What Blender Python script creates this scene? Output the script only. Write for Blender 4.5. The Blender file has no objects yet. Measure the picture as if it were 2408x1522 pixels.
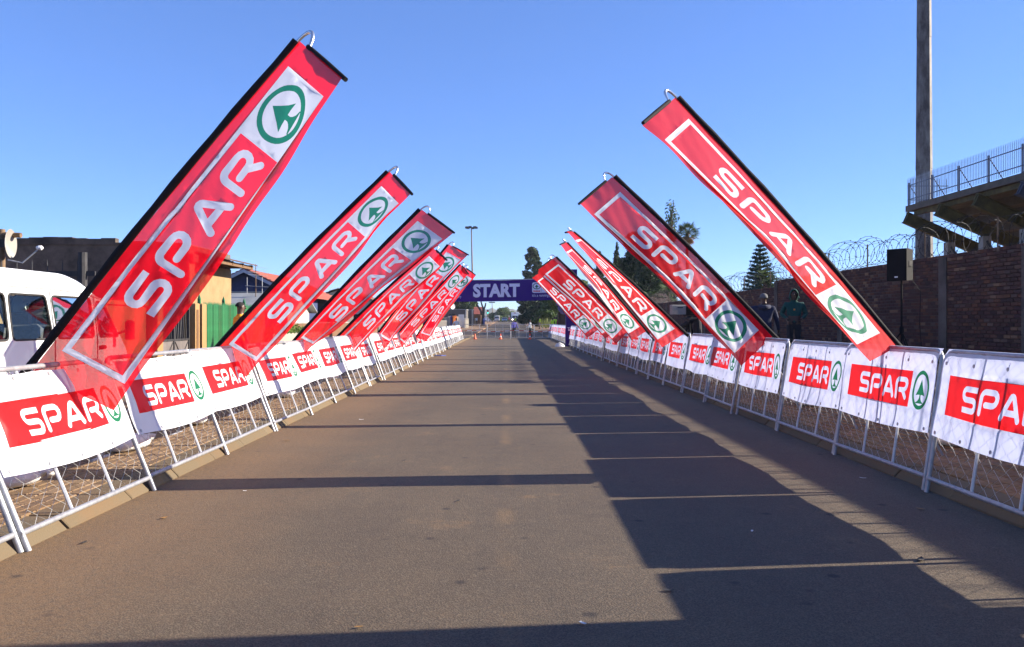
import bpy, bmesh, math, random
import numpy as np
from math import sin, cos, pi, radians, sqrt, atan2, floor
from mathutils import Vector, Matrix, Quaternion
from mathutils.geometry import delaunay_2d_cdt

scene = bpy.context.scene
COL = scene.collection

# ------------------------------------------------------------------ camera
FPX = 1950.0            # focal length in units of a 2408 px wide picture
VPX, VPY, EYE = 1190.0, 756.0, 1.5
cam_d = bpy.data.cameras.new('camera')
cam = bpy.data.objects.new('camera', cam_d); COL.objects.link(cam)
cam.location = (0, 0, EYE); cam.rotation_euler = (radians(90), 0, 0)
cam_d.sensor_width = 36.0; cam_d.lens = FPX / 2408.0 * 36.0
cam_d.shift_x = (1204 - VPX) / 2408.0; cam_d.shift_y = (VPY - 761.0) / 2408.0
cam_d.clip_start = 0.05; cam_d.clip_end = 9000
scene.camera = cam

# ------------------------------------------------------------------ light
SUN_EL, SUN_AZ = radians(22.5), radians(6.0)       # azimuth from +X towards +Y
world = bpy.data.worlds.new('World'); scene.world = world; world.use_nodes = True
wn = world.node_tree.nodes; wl = world.node_tree.links
sky = wn.new('ShaderNodeTexSky'); sky.sky_type = 'NISHITA'; sky.sun_disc = False
sky.sun_elevation = SUN_EL; sky.sun_rotation = radians(90) - SUN_AZ
sky.altitude = 3000; sky.air_density = 1.0; sky.dust_density = 0.0; sky.ozone_density = 10.0
bg = wn['Background']; bg.inputs['Strength'].default_value = 0.15
gm = wn.new('ShaderNodeGamma'); gm.inputs['Gamma'].default_value = 0.70          # film-like compression of the whole sky
hs = wn.new('ShaderNodeHueSaturation'); hs.inputs['Saturation'].default_value = 1.04; hs.inputs['Hue'].default_value = 0.513
wl.new(sky.outputs['Color'], gm.inputs['Color']); wl.new(gm.outputs['Color'], hs.inputs['Color']); wl.new(hs.outputs['Color'], bg.inputs['Color'])
sun_d = bpy.data.lights.new('sun', 'SUN'); sun_d.energy = 5.0; sun_d.angle = radians(0.5); sun_d.color = (1.0, 0.90, 0.76)
sun = bpy.data.objects.new('sun', sun_d); COL.objects.link(sun)
sun.location = (30, 3, 20)
SUNV = Vector((cos(SUN_EL)*cos(SUN_AZ), cos(SUN_EL)*sin(SUN_AZ), sin(SUN_EL)))
sun.rotation_euler = SUNV.to_track_quat('Z', 'Y').to_euler()
vs = scene.view_settings; vs.view_transform = 'Standard'; vs.look = 'None'; vs.exposure = 1.42; vs.gamma = 1.0; vs.use_curve_mapping = False
scene.render.engine = 'CYCLES'
scene.cycles.use_denoising = True
scene.cycles.max_bounces = 8; scene.cycles.transparent_max_bounces = 16
scene.cycles.volume_bounces = 0; scene.cycles.sample_clamp_indirect = 6

HAZE = 0.00016

# ------------------------------------------------------------------ helpers
def D(xd, yd, Y):
    """a point of the place at depth Y, read off the photograph (2408 px wide)"""
    return Vector(((xd - VPX) / FPX * Y, Y, EYE - (yd - VPY) / FPX * Y))

def rise(y):
    if y < 80: return 0.0
    if y < 280: return 1.42 * (y - 80) / 200.0
    return 1.42

def tag(o, label=None, cat=None, group=None, kind=None):
    if label: o['label'] = label
    if cat: o['category'] = cat
    if group: o['group'] = group
    if kind: o['kind'] = kind
    return o

def empty(name, loc=(0, 0, 0), rot=(0, 0, 0), parent=None):
    o = bpy.data.objects.new(name, None); COL.objects.link(o)
    o.empty_display_size = 0.2
    o.location = loc; o.rotation_euler = rot
    if parent: o.parent = parent
    return o

def mesh_obj(name, me, parent=None, loc=None, rot=None):
    o = bpy.data.objects.new(name, me); COL.objects.link(o)
    if parent: o.parent = parent
    if loc is not None: o.location = loc
    if rot is not None: o.rotation_euler = rot
    return o

def copy_tree(o, parent=None):
    c = o.copy(); COL.objects.link(c); c.parent = parent
    for ch in list(o.children): copy_tree(ch, c)
    return c

class MB:
    def __init__(s): s.v = []; s.f = []; s.m = []; s.mat = 0
    def add(s, vs, fs, mi=None):
        b = len(s.v); mi = s.mat if mi is None else mi
        s.v += [tuple(p) for p in vs]
        for f in fs: s.f.append(tuple(i + b for i in f)); s.m.append(mi)
        return s
    def box(s, c, d, mi=None, rz=0.0, M=None):
        hx, hy, hz = d[0]/2, d[1]/2, d[2]/2
        ps = [Vector((x, y, z)) for z in (-hz, hz) for y in (-hy, hy) for x in (-hx, hx)]
        if rz: ps = [Matrix.Rotation(rz, 3, 'Z') @ p for p in ps]
        if M is not None: ps = [M @ p for p in ps]
        ps = [p + Vector(c) for p in ps]
        return s.add(ps, [(0,2,3,1), (4,5,7,6), (0,1,5,4), (2,6,7,3), (0,4,6,2), (1,3,7,5)], mi)
    def b2(s, a, b, mi=None):
        return s.box(((a[0]+b[0])/2, (a[1]+b[1])/2, (a[2]+b[2])/2), (abs(b[0]-a[0]), abs(b[1]-a[1]), abs(b[2]-a[2])), mi)
    def cbox(s, c, d, ch, mi=None, rz=0.0):
        """box with a chamfered top edge"""
        hx, hy, hz = d[0]/2, d[1]/2, d[2]/2
        def ring(x, y, z): return [(-x,-y,z), (x,-y,z), (x,y,z), (-x,y,z)]
        ps = ring(hx,hy,-hz) + ring(hx,hy,hz-ch) + ring(hx-ch,hy-ch,hz)
        R = Matrix.Rotation(rz, 3, 'Z')
        ps = [R @ Vector(p) + Vector(c) for p in ps]
        fs = [(8,9,10,11)]
        for k in (0, 4):
            for i in range(4): fs.append((k+i, k+(i+1) % 4, k+4+(i+1) % 4, k+4+i))
        return s.add(ps, fs, mi)
    def tube(s, pts, r, n=8, mi=None, cap=True, closed=False):
        pts = [Vector(p) for p in pts]; N = len(pts)
        rs = r if isinstance(r, (list, tuple)) else [r]*N
        b = []; up = None; faces = []
        for i, p in enumerate(pts):
            if closed: t = pts[(i+1) % N] - pts[i-1]
            elif i == 0: t = pts[1]-pts[0]
            elif i == N-1: t = pts[-1]-pts[-2]
            else: t = (pts[i+1]-p).normalized() + (p-pts[i-1]).normalized()
            if t.length < 1e-9: t = Vector((0,0,1))
            t.normalize()
            if up is None:
                a = Vector((0,0,1)) if abs(t.z) < .9 else Vector((1,0,0))
                up = (a - t*a.dot(t)).normalized()
            else:
                up = up - t*up.dot(t)
                if up.length < 1e-6: up = t.orthogonal()
                up.normalize()
            sd = t.cross(up)
            for k in range(n):
                a = 2*pi*k/n
                b.append(p + (up*cos(a) + sd*sin(a))*rs[i])
        M = N if closed else N-1
        for i in range(M):
            j = (i+1) % N
            for k in range(n):
                faces.append((i*n+k, i*n+(k+1) % n, j*n+(k+1) % n, j*n+k))
        if cap and not closed:
            faces.append(tuple(range(n))[::-1]); faces.append(tuple((N-1)*n+k for k in range(n)))
        return s.add(b, faces, mi)
    def cyl(s, a, b, r, n=12, mi=None, r2=None):
        return s.tube([a, b], [r, r if r2 is None else r2], n, mi)
    def lathe(s, c, prof, n=16, mi=None, axis='Z'):
        ps = []; fs = []
        for (r, z) in prof:
            for k in range(n):
                a = 2*pi*k/n
                q = (r*cos(a), r*sin(a), z)
                if axis == 'X': q = (z, r*cos(a), r*sin(a))
                if axis == 'Y': q = (r*sin(a), z, r*cos(a))
                ps.append(Vector(q)+Vector(c))
        for i in range(len(prof)-1):
            for k in range(n): fs.append((i*n+k, i*n+(k+1) % n, (i+1)*n+(k+1) % n, (i+1)*n+k))
        if prof[0][0] > 1e-6: fs.append(tuple(range(n))[::-1])
        if prof[-1][0] > 1e-6: fs.append(tuple((len(prof)-1)*n+k for k in range(n)))
        return s.add(ps, fs, mi)
    def ball(s, c, r, n=10, m=7, mi=None):
        rr = r if isinstance(r, (tuple, list)) else (r, r, r)
        ps = []; fs = []
        for i in range(1, m):
            th = pi*i/m
            for k in range(n):
                a = 2*pi*k/n
                ps.append((c[0]+rr[0]*sin(th)*cos(a), c[1]+rr[1]*sin(th)*sin(a), c[2]+rr[2]*cos(th)))
        ps.append((c[0], c[1], c[2]+rr[2])); ps.append((c[0], c[1], c[2]-rr[2]))
        t, bt = len(ps)-2, len(ps)-1
        for i in range(m-2):
            for k in range(n): fs.append((i*n+k, (i+1)*n+k, (i+1)*n+(k+1) % n, i*n+(k+1) % n))
        for k in range(n):
            fs.append((t, k, (k+1) % n)); fs.append((bt, (m-2)*n+(k+1) % n, (m-2)*n+k))
        return s.add(ps, fs, mi)
    def poly(s, pts, mi=None): return s.add(pts, [tuple(range(len(pts)))], mi)
    def prism(s, pts, vec, mi=None):
        n = len(pts); v = Vector(vec)
        ps = [Vector(p) for p in pts] + [Vector(p)+v for p in pts]
        fs = [tuple(range(n))[::-1], tuple(range(n, 2*n))] + [(i, (i+1) % n, n+(i+1) % n, n+i) for i in range(n)]
        return s.add(ps, fs, mi)
    def mesh(s, name, mats, smooth=False, fix=True):
        me = bpy.data.meshes.new(name)
        me.from_pydata(s.v, [], s.f)
        for m in (mats if isinstance(mats, (list, tuple)) else [mats]): me.materials.append(m)
        me.polygons.foreach_set('material_index', s.m)
        if fix:
            bm = bmesh.new(); bm.from_mesh(me); bmesh.ops.recalc_face_normals(bm, faces=bm.faces); bm.to_mesh(me); bm.free()
        if smooth:
            if smooth is True: me.shade_smooth()
            else:
                me.shade_smooth(); me.set_sharp_from_angle(angle=radians(smooth))
        me.update()
        return me
    def build(s, name, mats, parent=None, smooth=False, loc=None, rot=None, fix=True):
        return mesh_obj(name, s.mesh(name, mats, smooth, fix), parent, loc, rot)

# ------------------------------------------------------------------ materials
def newmat(name):
    m = bpy.data.materials.new(name); m.use_nodes = True
    nt = m.node_tree; b = nt.nodes['Principled BSDF']
    return m, nt, b

def N(nt, t, **kw):
    n = nt.nodes.new(t)
    for k, v in kw.items():
        if hasattr(n, k): setattr(n, k, v)
        else: n.inputs[k].default_value = v
    return n

def rgba(c): return (c[0], c[1], c[2], 1.0)

def mat(name, col, rough=0.6, metal=0.0, var=0.25, scale=6.0, bump=0.0, bscale=40.0, col2=None, spec=0.5, coord='Object', stretch=None):
    """plain procedural material: two-tone noise colour, varied roughness, optional bump"""
    m, nt, b = newmat(name)
    tc = N(nt, 'ShaderNodeTexCoord'); src = tc.outputs[coord]
    if stretch:
        mp = N(nt, 'ShaderNodeMapping'); mp.inputs['Scale'].default_value = stretch
        nt.links.new(src, mp.inputs['Vector']); src = mp.outputs['Vector']
    nz = N(nt, 'ShaderNodeTexNoise', Scale=scale, Detail=6.0, Roughness=0.6); nt.links.new(src, nz.inputs['Vector'])
    rp = N(nt, 'ShaderNodeValToRGB'); rp.color_ramp.elements[0].position = 0.3; rp.color_ramp.elements[1].position = 0.72
    c2 = col2 if col2 else tuple(min(1, c*(1+var)) for c in col)
    c1 = tuple(c*(1-var) for c in col) if not col2 else col
    rp.color_ramp.elements[0].color = rgba(c1); rp.color_ramp.elements[1].color = rgba(c2)
    nt.links.new(nz.outputs['Fac'], rp.inputs['Fac']); nt.links.new(rp.outputs['Color'], b.inputs['Base Color'])
    b.inputs['Roughness'].default_value = rough; b.inputs['Metallic'].default_value = metal
    b.inputs['Specular IOR Level'].default_value = spec
    if bump:
        n2 = N(nt, 'ShaderNodeTexNoise', Scale=bscale, Detail=4.0); nt.links.new(src, n2.inputs['Vector'])
        bp = N(nt, 'ShaderNodeBump', Strength=bump, Distance=0.02); nt.links.new(n2.outputs['Fac'], bp.inputs['Height'])
        nt.links.new(bp.outputs['Normal'], b.inputs['Normal'])
    return m

def cloth(name, col, trans=0.0, transl=0.45, rough=0.8, wr=0.15, wscale=9.0, tcol=None):
    """thin woven cloth: reflects, lets light through, and is a little open between the threads"""
    m, nt, b = newmat(name); L = nt.links
    out = nt.nodes['Material Output']
    tc = N(nt, 'ShaderNodeTexCoord')
    nz = N(nt, 'ShaderNodeTexNoise', Scale=wscale, Detail=5.0, Roughness=0.55); L.new(tc.outputs['Object'], nz.inputs['Vector'])
    bp = N(nt, 'ShaderNodeBump', Strength=wr, Distance=0.03); L.new(nz.outputs['Fac'], bp.inputs['Height'])
    hsv = N(nt, 'ShaderNodeHueSaturation'); hsv.inputs['Color'].default_value = rgba(col)
    mr = N(nt, 'ShaderNodeMapRange'); mr.inputs['To Min'].default_value = 0.9; mr.inputs['To Max'].default_value = 1.08
    L.new(nz.outputs['Fac'], mr.inputs['Value']); L.new(mr.outputs['Result'], hsv.inputs['Value'])
    L.new(hsv.outputs['Color'], b.inputs['Base Color']); b.inputs['Roughness'].default_value = rough
    b.inputs['Specular IOR Level'].default_value = 0.25
    b.inputs['Sheen Weight'].default_value = 0.05
    L.new(bp.outputs['Normal'], b.inputs['Normal'])
    tl = N(nt, 'ShaderNodeBsdfTranslucent'); L.new(bp.outputs['Normal'], tl.inputs['Normal'])
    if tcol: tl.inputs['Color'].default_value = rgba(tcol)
    else: L.new(hsv.outputs['Color'], tl.inputs['Color'])
    mx = N(nt, 'ShaderNodeMixShader'); mx.inputs['Fac'].default_value = transl
    L.new(b.outputs['BSDF'], mx.inputs[1]); L.new(tl.outputs['BSDF'], mx.inputs[2])
    last = mx
    if trans > 0:
        tp = N(nt, 'ShaderNodeBsdfTransparent')
        m2 = N(nt, 'ShaderNodeMixShader'); m2.inputs['Fac'].default_value = trans
        L.new(mx.outputs['Shader'], m2.inputs[1]); L.new(tp.outputs['BSDF'], m2.inputs[2]); last = m2
    L.new(last.outputs['Shader'], out.inputs['Surface'])
    return m

def glassmat(name, tint=(.75, .85, .85), rough=0.02, clear=0.75):
    m, nt, b = newmat(name); L = nt.links; out = nt.nodes['Material Output']
    g = N(nt, 'ShaderNodeBsdfGlossy', Roughness=rough); t = N(nt, 'ShaderNodeBsdfTransparent'); t.inputs['Color'].default_value = rgba(tuple(c*clear/.7 if c*clear/.7 < 1 else 1 for c in tint))
    fr = N(nt, 'ShaderNodeFresnel', IOR=1.5)
    nz = N(nt, 'ShaderNodeTexNoise', Scale=1.2); bp = N(nt, 'ShaderNodeBump', Strength=0.04, Distance=0.05)
    L.new(nz.outputs['Fac'], bp.inputs['Height']); L.new(bp.outputs['Normal'], g.inputs['Normal'])
    mx = N(nt, 'ShaderNodeMixShader'); L.new(fr.outputs['Fac'], mx.inputs['Fac']); L.new(t.outputs['BSDF'], mx.inputs[1]); L.new(g.outputs['BSDF'], mx.inputs[2])
    L.new(mx.outputs['Shader'], out.inputs['Surface'])
    return m

def emis(name, col, st):
    m, nt, b = newmat(name)
    b.inputs['Base Color'].default_value = rgba(col); b.inputs['Emission Color'].default_value = rgba(col); b.inputs['Emission Strength'].default_value = st
    return m

def piecemat(name, cols, rough=0.85, bump=0.3, bscale=60.0, dirt=(0.1, 0.06, 0.04), dirtamt=0.35):
    """bricks, pavers and kerbs: each piece gets its own tone"""
    m, nt, b = newmat(name); L = nt.links
    ge = N(nt, 'ShaderNodeNewGeometry'); oi = N(nt, 'ShaderNodeObjectInfo')
    ad = N(nt, 'ShaderNodeMath', operation='ADD'); L.new(ge.outputs['Random Per Island'], ad.inputs[0]); L.new(oi.outputs['Random'], ad.inputs[1])
    fr = N(nt, 'ShaderNodeMath', operation='FRACT'); L.new(ad.outputs[0], fr.inputs[0])
    rp = N(nt, 'ShaderNodeValToRGB'); cr = rp.color_ramp; cr.interpolation = 'LINEAR'
    cr.elements[0].color = rgba(cols[0][1]); cr.elements[0].position = cols[0][0]
    cr.elements[1].color = rgba(cols[-1][1]); cr.elements[1].position = cols[-1][0]
    for p, c in cols[1:-1]: e = cr.elements.new(p); e.color = rgba(c)
    L.new(fr.outputs[0], rp.inputs['Fac'])
    tc = N(nt, 'ShaderNodeNewGeometry')
    nz = N(nt, 'ShaderNodeTexNoise', Scale=1.3, Detail=7.0, Roughness=0.65); L.new(tc.outputs['Position'], nz.inputs['Vector'])
    mr = N(nt, 'ShaderNodeMapRange'); mr.inputs['From Min'].default_value = 0.45; mr.inputs['From Max'].default_value = 0.75
    mr.inputs['To Max'].default_value = dirtamt; L.new(nz.outputs['Fac'], mr.inputs['Value'])
    mx = N(nt, 'ShaderNodeMixRGB'); mx.inputs['Color2'].default_value = rgba(dirt)
    L.new(mr.outputs['Result'], mx.inputs['Fac']); L.new(rp.outputs['Color'], mx.inputs['Color1'])
    L.new(mx.outputs['Color'], b.inputs['Base Color']); b.inputs['Roughness'].default_value = rough
    b.inputs['Specular IOR Level'].default_value = 0.2
    n2 = N(nt, 'ShaderNodeTexNoise', Scale=bscale, Detail=5.0); L.new(tc.outputs['Position'], n2.inputs['Vector'])
    bp = N(nt, 'ShaderNodeBump', Strength=bump, Distance=0.01); L.new(n2.outputs['Fac'], bp.inputs['Height']); L.new(bp.outputs['Normal'], b.inputs['Normal'])
    return m

def leafmat(name, c1, c2, transl=0.3):
    m, nt, b = newmat(name); L = nt.links; out = nt.nodes['Material Output']
    ge = N(nt, 'ShaderNodeNewGeometry')
    rp = N(nt, 'ShaderNodeValToRGB'); rp.color_ramp.elements[0].color = rgba(c1); rp.color_ramp.elements[1].color = rgba(c2)
    L.new(ge.outputs['Random Per Island'], rp.inputs['Fac']); L.new(rp.outputs['Color'], b.inputs['Base Color'])
    b.inputs['Roughness'].default_value = 0.6; b.inputs['Specular IOR Level'].default_value = 0.25
    tl = N(nt, 'ShaderNodeBsdfTranslucent'); L.new(rp.outputs['Color'], tl.inputs['Color'])
    mx = N(nt, 'ShaderNodeMixShader'); mx.inputs['Fac'].default_value = transl
    L.new(b.outputs['BSDF'], mx.inputs[1]); L.new(tl.outputs['BSDF'], mx.inputs[2]); L.new(mx.outputs['Shader'], out.inputs['Surface'])
    return m

def asphalt(name):
    m, nt, b = newmat(name); L = nt.links
    ge = N(nt, 'ShaderNodeNewGeometry'); P = ge.outputs['Position']
    def noise(sc, det=4.0, ro=0.6, vec=None):
        n = N(nt, 'ShaderNodeTexNoise', Scale=sc, Detail=det, Roughness=ro); L.new(vec or P, n.inputs['Vector']); return n.outputs['Fac']
    def ramp(fac, a, b_, ca, cb):
        r = N(nt, 'ShaderNodeValToRGB'); e = r.color_ramp.elements
        e[0].position, e[1].position = a, b_; e[0].color, e[1].color = rgba(ca), rgba(cb); L.new(fac, r.inputs['Fac']); return r.outputs['Color']
    def mix(f, c1, c2, bt='MIX'):
        x = N(nt, 'ShaderNodeMixRGB', blend_type=bt)
        if isinstance(f, float): x.inputs['Fac'].default_value = f
        else: L.new(f, x.inputs['Fac'])
        for s, c in ((1, c1), (2, c2)):
            if isinstance(c, tuple): x.inputs[s].default_value = rgba(c)
            else: L.new(c, x.inputs[s])
        return x.outputs['Color']
    def maprange(f, a, b_, c, d):
        x = N(nt, 'ShaderNodeMapRange'); L.new(f, x.inputs[0])
        for i, v in zip((1, 2, 3, 4), (a, b_, c, d)): x.inputs[i].default_value = v
        return x.outputs[0]
    def mul(a, b_):
        x = N(nt, 'ShaderNodeMath', operation='MULTIPLY'); L.new(a, x.inputs[0])
        if isinstance(b_, float): x.inputs[1].default_value = b_
        else: L.new(b_, x.inputs[1])
        return x.outputs[0]
    vo = N(nt, 'ShaderNodeTexVoronoi', Scale=95.0); L.new(P, vo.inputs['Vector'])
    sp = N(nt, 'ShaderNodeSeparateXYZ'); L.new(P, sp.inputs[0]); X = sp.outputs['X']
    stone = mix(0.75, ramp(noise(230.0, 2.0), .35, .7, (.047, .038, .025), (.150, .119, .083)), vo.outputs['Distance'], 'SOFT_LIGHT')
    large = ramp(noise(0.55, 6.0, .65), .3, .75, (.78, .76, .76), (1.16, 1.12, 1.06))
    base = mix(1.0, stone, large, 'MULTIPLY')
    # tyre tracks worn along the street
    mp = N(nt, 'ShaderNodeMapping'); mp.inputs['Scale'].default_value = (1.5, .05, 1); L.new(P, mp.inputs['Vector'])
    tr = ramp(noise(1.0, 4.0, .6, mp.outputs['Vector']), .35, .7, (.88, .88, .9), (1.10, 1.07, 1.02))
    base = mix(1.0, base, tr, 'MULTIPLY')
    # red dust: everywhere a film, thick towards the kerbs and in scattered patches
    wob = N(nt, 'ShaderNodeMath', operation='ADD'); L.new(X, wob.inputs[0]); L.new(mul(noise(.9, 5.0), 1.6), wob.inputs[1])
    edge = maprange(wob.outputs[0], -2.3, -.6, 1.0, 0.0)
    pat = maprange(noise(1.1, 6.0, .7), .60, .72, 0.0, 1.0)
    d1 = N(nt, 'ShaderNodeMath', operation='MAXIMUM'); L.new(mul(edge, .8), d1.inputs[0]); L.new(mul(pat, .75), d1.inputs[1])
    fine = maprange(noise(26.0, 5.0, .75), .38, .62, .25, 1.0)
    dust = mul(d1.outputs[0], fine)
    base = mix(dust, base, (.24, .135, .055))
    base = mix(mul(maprange(noise(5.0, 5.0, .7), .40, .8, 0.10, 0.50), fine), base, (.165, .113, .064))
    # a seam of dust along the crown of the road
    sx_ = N(nt, 'ShaderNodeMath', operation='ABSOLUTE'); L.new(mul(X, 1.0), sx_.inputs[0])
    seam = mul(mul(maprange(sx_.outputs[0], .02, .10, 1.0, 0.0), maprange(noise(.6, 3.0), .48, .62, 0.0, .6)), fine)
    base = mix(seam, base, (.26, .16, .07))
    # dark oil drops
    v2 = N(nt, 'ShaderNodeTexVoronoi', Scale=2.6); v2.inputs['Randomness'].default_value = 1.0
    mpp = N(nt, 'ShaderNodeMapping'); L.new(P, mpp.inputs['Vector']); L.new(mpp.outputs['Vector'], v2.inputs['Vector'])
    oil = mul(maprange(v2.outputs['Distance'], .06, .13, 1.0, 0.0), maprange(noise(.7, 2.0), .47, .52, 0.0, .75))
    base = mix(oil, base, (.022, .018, .016))
    L.new(base, b.inputs['Base Color'])
    b.inputs['Roughness'].default_value = 0.78; b.inputs['Specular IOR Level'].default_value = 0.35
    ht = N(nt, 'ShaderNodeMath', operation='ADD'); L.new(noise(210.0, 3.0, .7), ht.inputs[0]); L.new(vo.outputs['Distance'], ht.inputs[1])
    bp = N(nt, 'ShaderNodeBump', Strength=0.5, Distance=0.004); L.new(ht.outputs[0], bp.inputs['Height']); L.new(bp.outputs['Normal'], b.inputs['Normal'])
    return m

M = {}
M['asphalt'] = asphalt('asphalt')
M['soil'] = mat('soil', (.16, .095, .05), .95, var=.45, scale=.35, bump=.5, bscale=12, col2=(.30, .17, .08), coord='Object')
M['paver_bed'] = mat('paver_bed', (.12, .078, .05), .95, scale=3, bump=.4, bscale=80)
M['paver'] = piecemat('paver', [(0, (.15, .098, .055)), (.5, (.195, .13, .072)), (.85, (.225, .155, .095)), (1, (.125, .086, .056))], .9, .35, 90, (.20, .11, .05), .45)
M['kerb'] = piecemat('kerb', [(0, (.125, .095, .058)), (.5, (.155, .12, .075)), (1, (.105, .08, .05))], .9, .4, 70, (.17, .10, .05), .7)
M['galv'] = mat('galv', (.34, .345, .36), .45, .45, var=.25, scale=14, bump=.05)
M['galv_white'] = mat('galv_white', (.50, .50, .51), .45, .3, var=.15, scale=20, bump=.05)
M['wire'] = mat('wire', (.42, .41, .39), .5, .5, var=.3, scale=20)
M['alu'] = mat('alu', (.75, .75, .74), .25, .9, var=.1, scale=20)
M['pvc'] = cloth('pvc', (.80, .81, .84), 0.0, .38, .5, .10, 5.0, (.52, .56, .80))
M['pvc_red'] = cloth('pvc_red', (.80, .012, .016), 0.0, .33, .5, .10, 5.0)
M['pvc_green'] = cloth('pvc_green', (.006, .16, .07), 0.0, .33, .5, .10, 5.0)
M['flag_red'] = cloth('flag_red', (.86, .005, .014), .085, .62, .7, .22, 7.0, (.95, .006, .022))
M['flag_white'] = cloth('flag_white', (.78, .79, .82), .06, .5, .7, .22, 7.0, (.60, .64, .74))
M['flag_green'] = cloth('flag_green', (.010, .22, .115), .06, .42, .7, .22, 7.0)
M['sleeve'] = mat('sleeve', (.010, .009, .010), .8, spec=.2, var=.3, scale=30, bump=.2, bscale=60)
M['purple'] = cloth('purple', (.040, .010, .17), 0.0, .22, .7, .15, 6.0)
M['purple_white'] = mat('purple_white', (.72, .70, .84), .7, var=.05)
M['brick'] = piecemat('brick', [(0, (.055, .030, .026)), (.3, (.095, .045, .032)), (.55, (.075, .038, .035)), (.8, (.14, .06, .032)), (.93, (.11, .075, .06)), (1, (.25, .14, .075))], .9, .5, 50, (.05, .035, .03), .5)
M['mortar'] = mat('mortar', (.075, .058, .05), .95, scale=8, bump=.4)
M['steel_dark'] = mat('steel_dark', (.035, .034, .036), .7, .0, var=.3, spec=.3)
M['navy_rail'] = mat('navy_rail', (.035, .045, .10), .5, .2, var=.2)
M['rust'] = mat('rust', (.11, .06, .03), .8, .1, var=.4, scale=8, col2=(.22, .15, .085))
M['black'] = mat('black', (.007, .007, .008), .75, spec=.15, var=.3)
M['black_gloss'] = mat('black_gloss', (.015, .015, .017), .25, var=.2)
M['rubber'] = mat('rubber', (.03, .028, .027), .85, var=.3)
M['white_paint'] = mat('white_paint', (.68, .69, .69), .22, var=.06, scale=2, spec=.6)
M['silver_paint'] = mat('silver_paint', (.45, .47, .50), .3, .3, var=.06)
M['glass'] = glassmat('glass')
M['dark_glass'] = mat('dark_glass', (.02, .025, .03), .06, var=.2, spec=.8)
M['chrome'] = mat('chrome', (.7, .7, .7), .15, 1.0, var=.05)
M['seat'] = mat('seat', (.09, .08, .085), .9, var=.3, scale=20, bump=.2)
M['lamp_red'] = mat('lamp_red', (.45, .02, .015), .2, var=.1)
M['lamp_amber'] = mat('lamp_amber', (.7, .25, .02), .2, var=.1)
M['soot'] = mat('soot', (.040, .031, .024), .95, scale=1.6, bump=.5, bscale=14, col2=(.16, .122, .092))
M['tan'] = mat('tan', (.25, .16, .072), .95, scale=2.0, bump=.9, bscale=45, col2=(.33, .225, .11))
M['tan2'] = mat('tan2', (.28, .155, .058), .95, scale=2.0, bump=.5, bscale=30, col2=(.36, .215, .09))
M['brown_paint'] = mat('brown_paint', (.15, .08, .04), .9, scale=4, bump=.3)
M['palegreen_pal'] = mat('green_pales', (.018, .14, .042), .5, var=.35, scale=3)
M['gate_black'] = mat('gate_black', (.035, .033, .033), .6, .3, var=.4, scale=10)
M['gate_sheet'] = mat('gate_sheet', (.15, .13, .12), .7, .2, var=.4, scale=2)
M['tile_red'] = piecemat('tile_red', [(0, (.26, .075, .055)), (.5, (.33, .10, .075)), (1, (.23, .07, .055))], .85, .3, 30, (.12, .06, .05), .4)
M['zinc'] = mat('zinc', (.28, .29, .29), .6, .2, var=.2, scale=1.5)
M['rusty_sheet'] = mat('rusty_sheet', (.11, .065, .045), .85, .1, scale=3, col2=(.20, .14, .11))
M['wood'] = mat('wood', (.16, .09, .045), .85, var=.35, scale=5, bump=.3, stretch=(1, 8, 1))
M['blue_wall'] = mat('blue_wall', (.03, .045, .12), .9, var=.2)
M['cream_wall'] = mat('cream_wall', (.60, .55, .44), .9, var=.15, bump=.2)
M['fascia'] = mat('fascia', (.38, .40, .45), .7, var=.1)
M['grey_brick'] = mat('grey_brick', (.085, .075, .07), .95, scale=12, bump=.4, bscale=30, col2=(.14, .125, .11))
M['orange_paint'] = mat('orange_paint', (.70, .20, .025), .7, var=.15)
M['cobalt'] = mat('cobalt', (.06, .05, .25), .7, var=.15)
M['concrete'] = mat('concrete', (.24, .22, .19), .9, scale=2, bump=.3, bscale=30, col2=(.35, .32, .28))
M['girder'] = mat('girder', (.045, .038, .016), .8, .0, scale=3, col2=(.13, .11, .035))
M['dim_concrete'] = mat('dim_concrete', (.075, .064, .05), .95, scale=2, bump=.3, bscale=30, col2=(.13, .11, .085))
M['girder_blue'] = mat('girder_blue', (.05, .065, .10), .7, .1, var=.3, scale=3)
M['cone'] = mat('cone', (.85, .10, .02), .5, var=.12)
M['reflect'] = mat('reflect', (.75, .75, .75), .35, var=.06)
M['bag'] = mat('bag', (.62, .61, .58), .8, var=.12, scale=12, bump=.4, bscale=25)
M['leaf_dry'] = mat('leaf_dry', (.30, .16, .04), .8, var=.3)
M['paper'] = mat('paper', (.70, .69, .66), .8, var=.1)
M['bark'] = mat('bark', (.075, .055, .04), .95, var=.4, scale=5, bump=.6, bscale=20)
M['bark_pale'] = mat('bark_pale', (.18, .14, .10), .95, var=.3, scale=5, bump=.5)
M['leaf_dark'] = leafmat('leaf_dark', (.010, .024, .010), (.040, .070, .022))
M['leaf_mid'] = leafmat('leaf_mid', (.022, .055, .012), (.085, .14, .03))
M['leaf_light'] = leafmat('leaf_light', (.05, .10, .015), (.15, .21, .04))
M['leaf_blue'] = leafmat('leaf_blue', (.014, .04, .03), (.035, .08, .05))
M['jacaranda'] = leafmat('jacaranda', (.16, .12, .34), (.34, .27, .52))
M['palm_leaf'] = leafmat('palm_leaf', (.03, .06, .018), (.10, .14, .04))
M['palm_dead'] = leafmat('palm_dead', (.22, .13, .06), (.34, .22, .11))
M['aloe'] = leafmat('aloe', (.12, .16, .05), (.30, .32, .10))
M['skin'] = mat('skin', (.075, .036, .02), .5, var=.15, scale=10)
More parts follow.
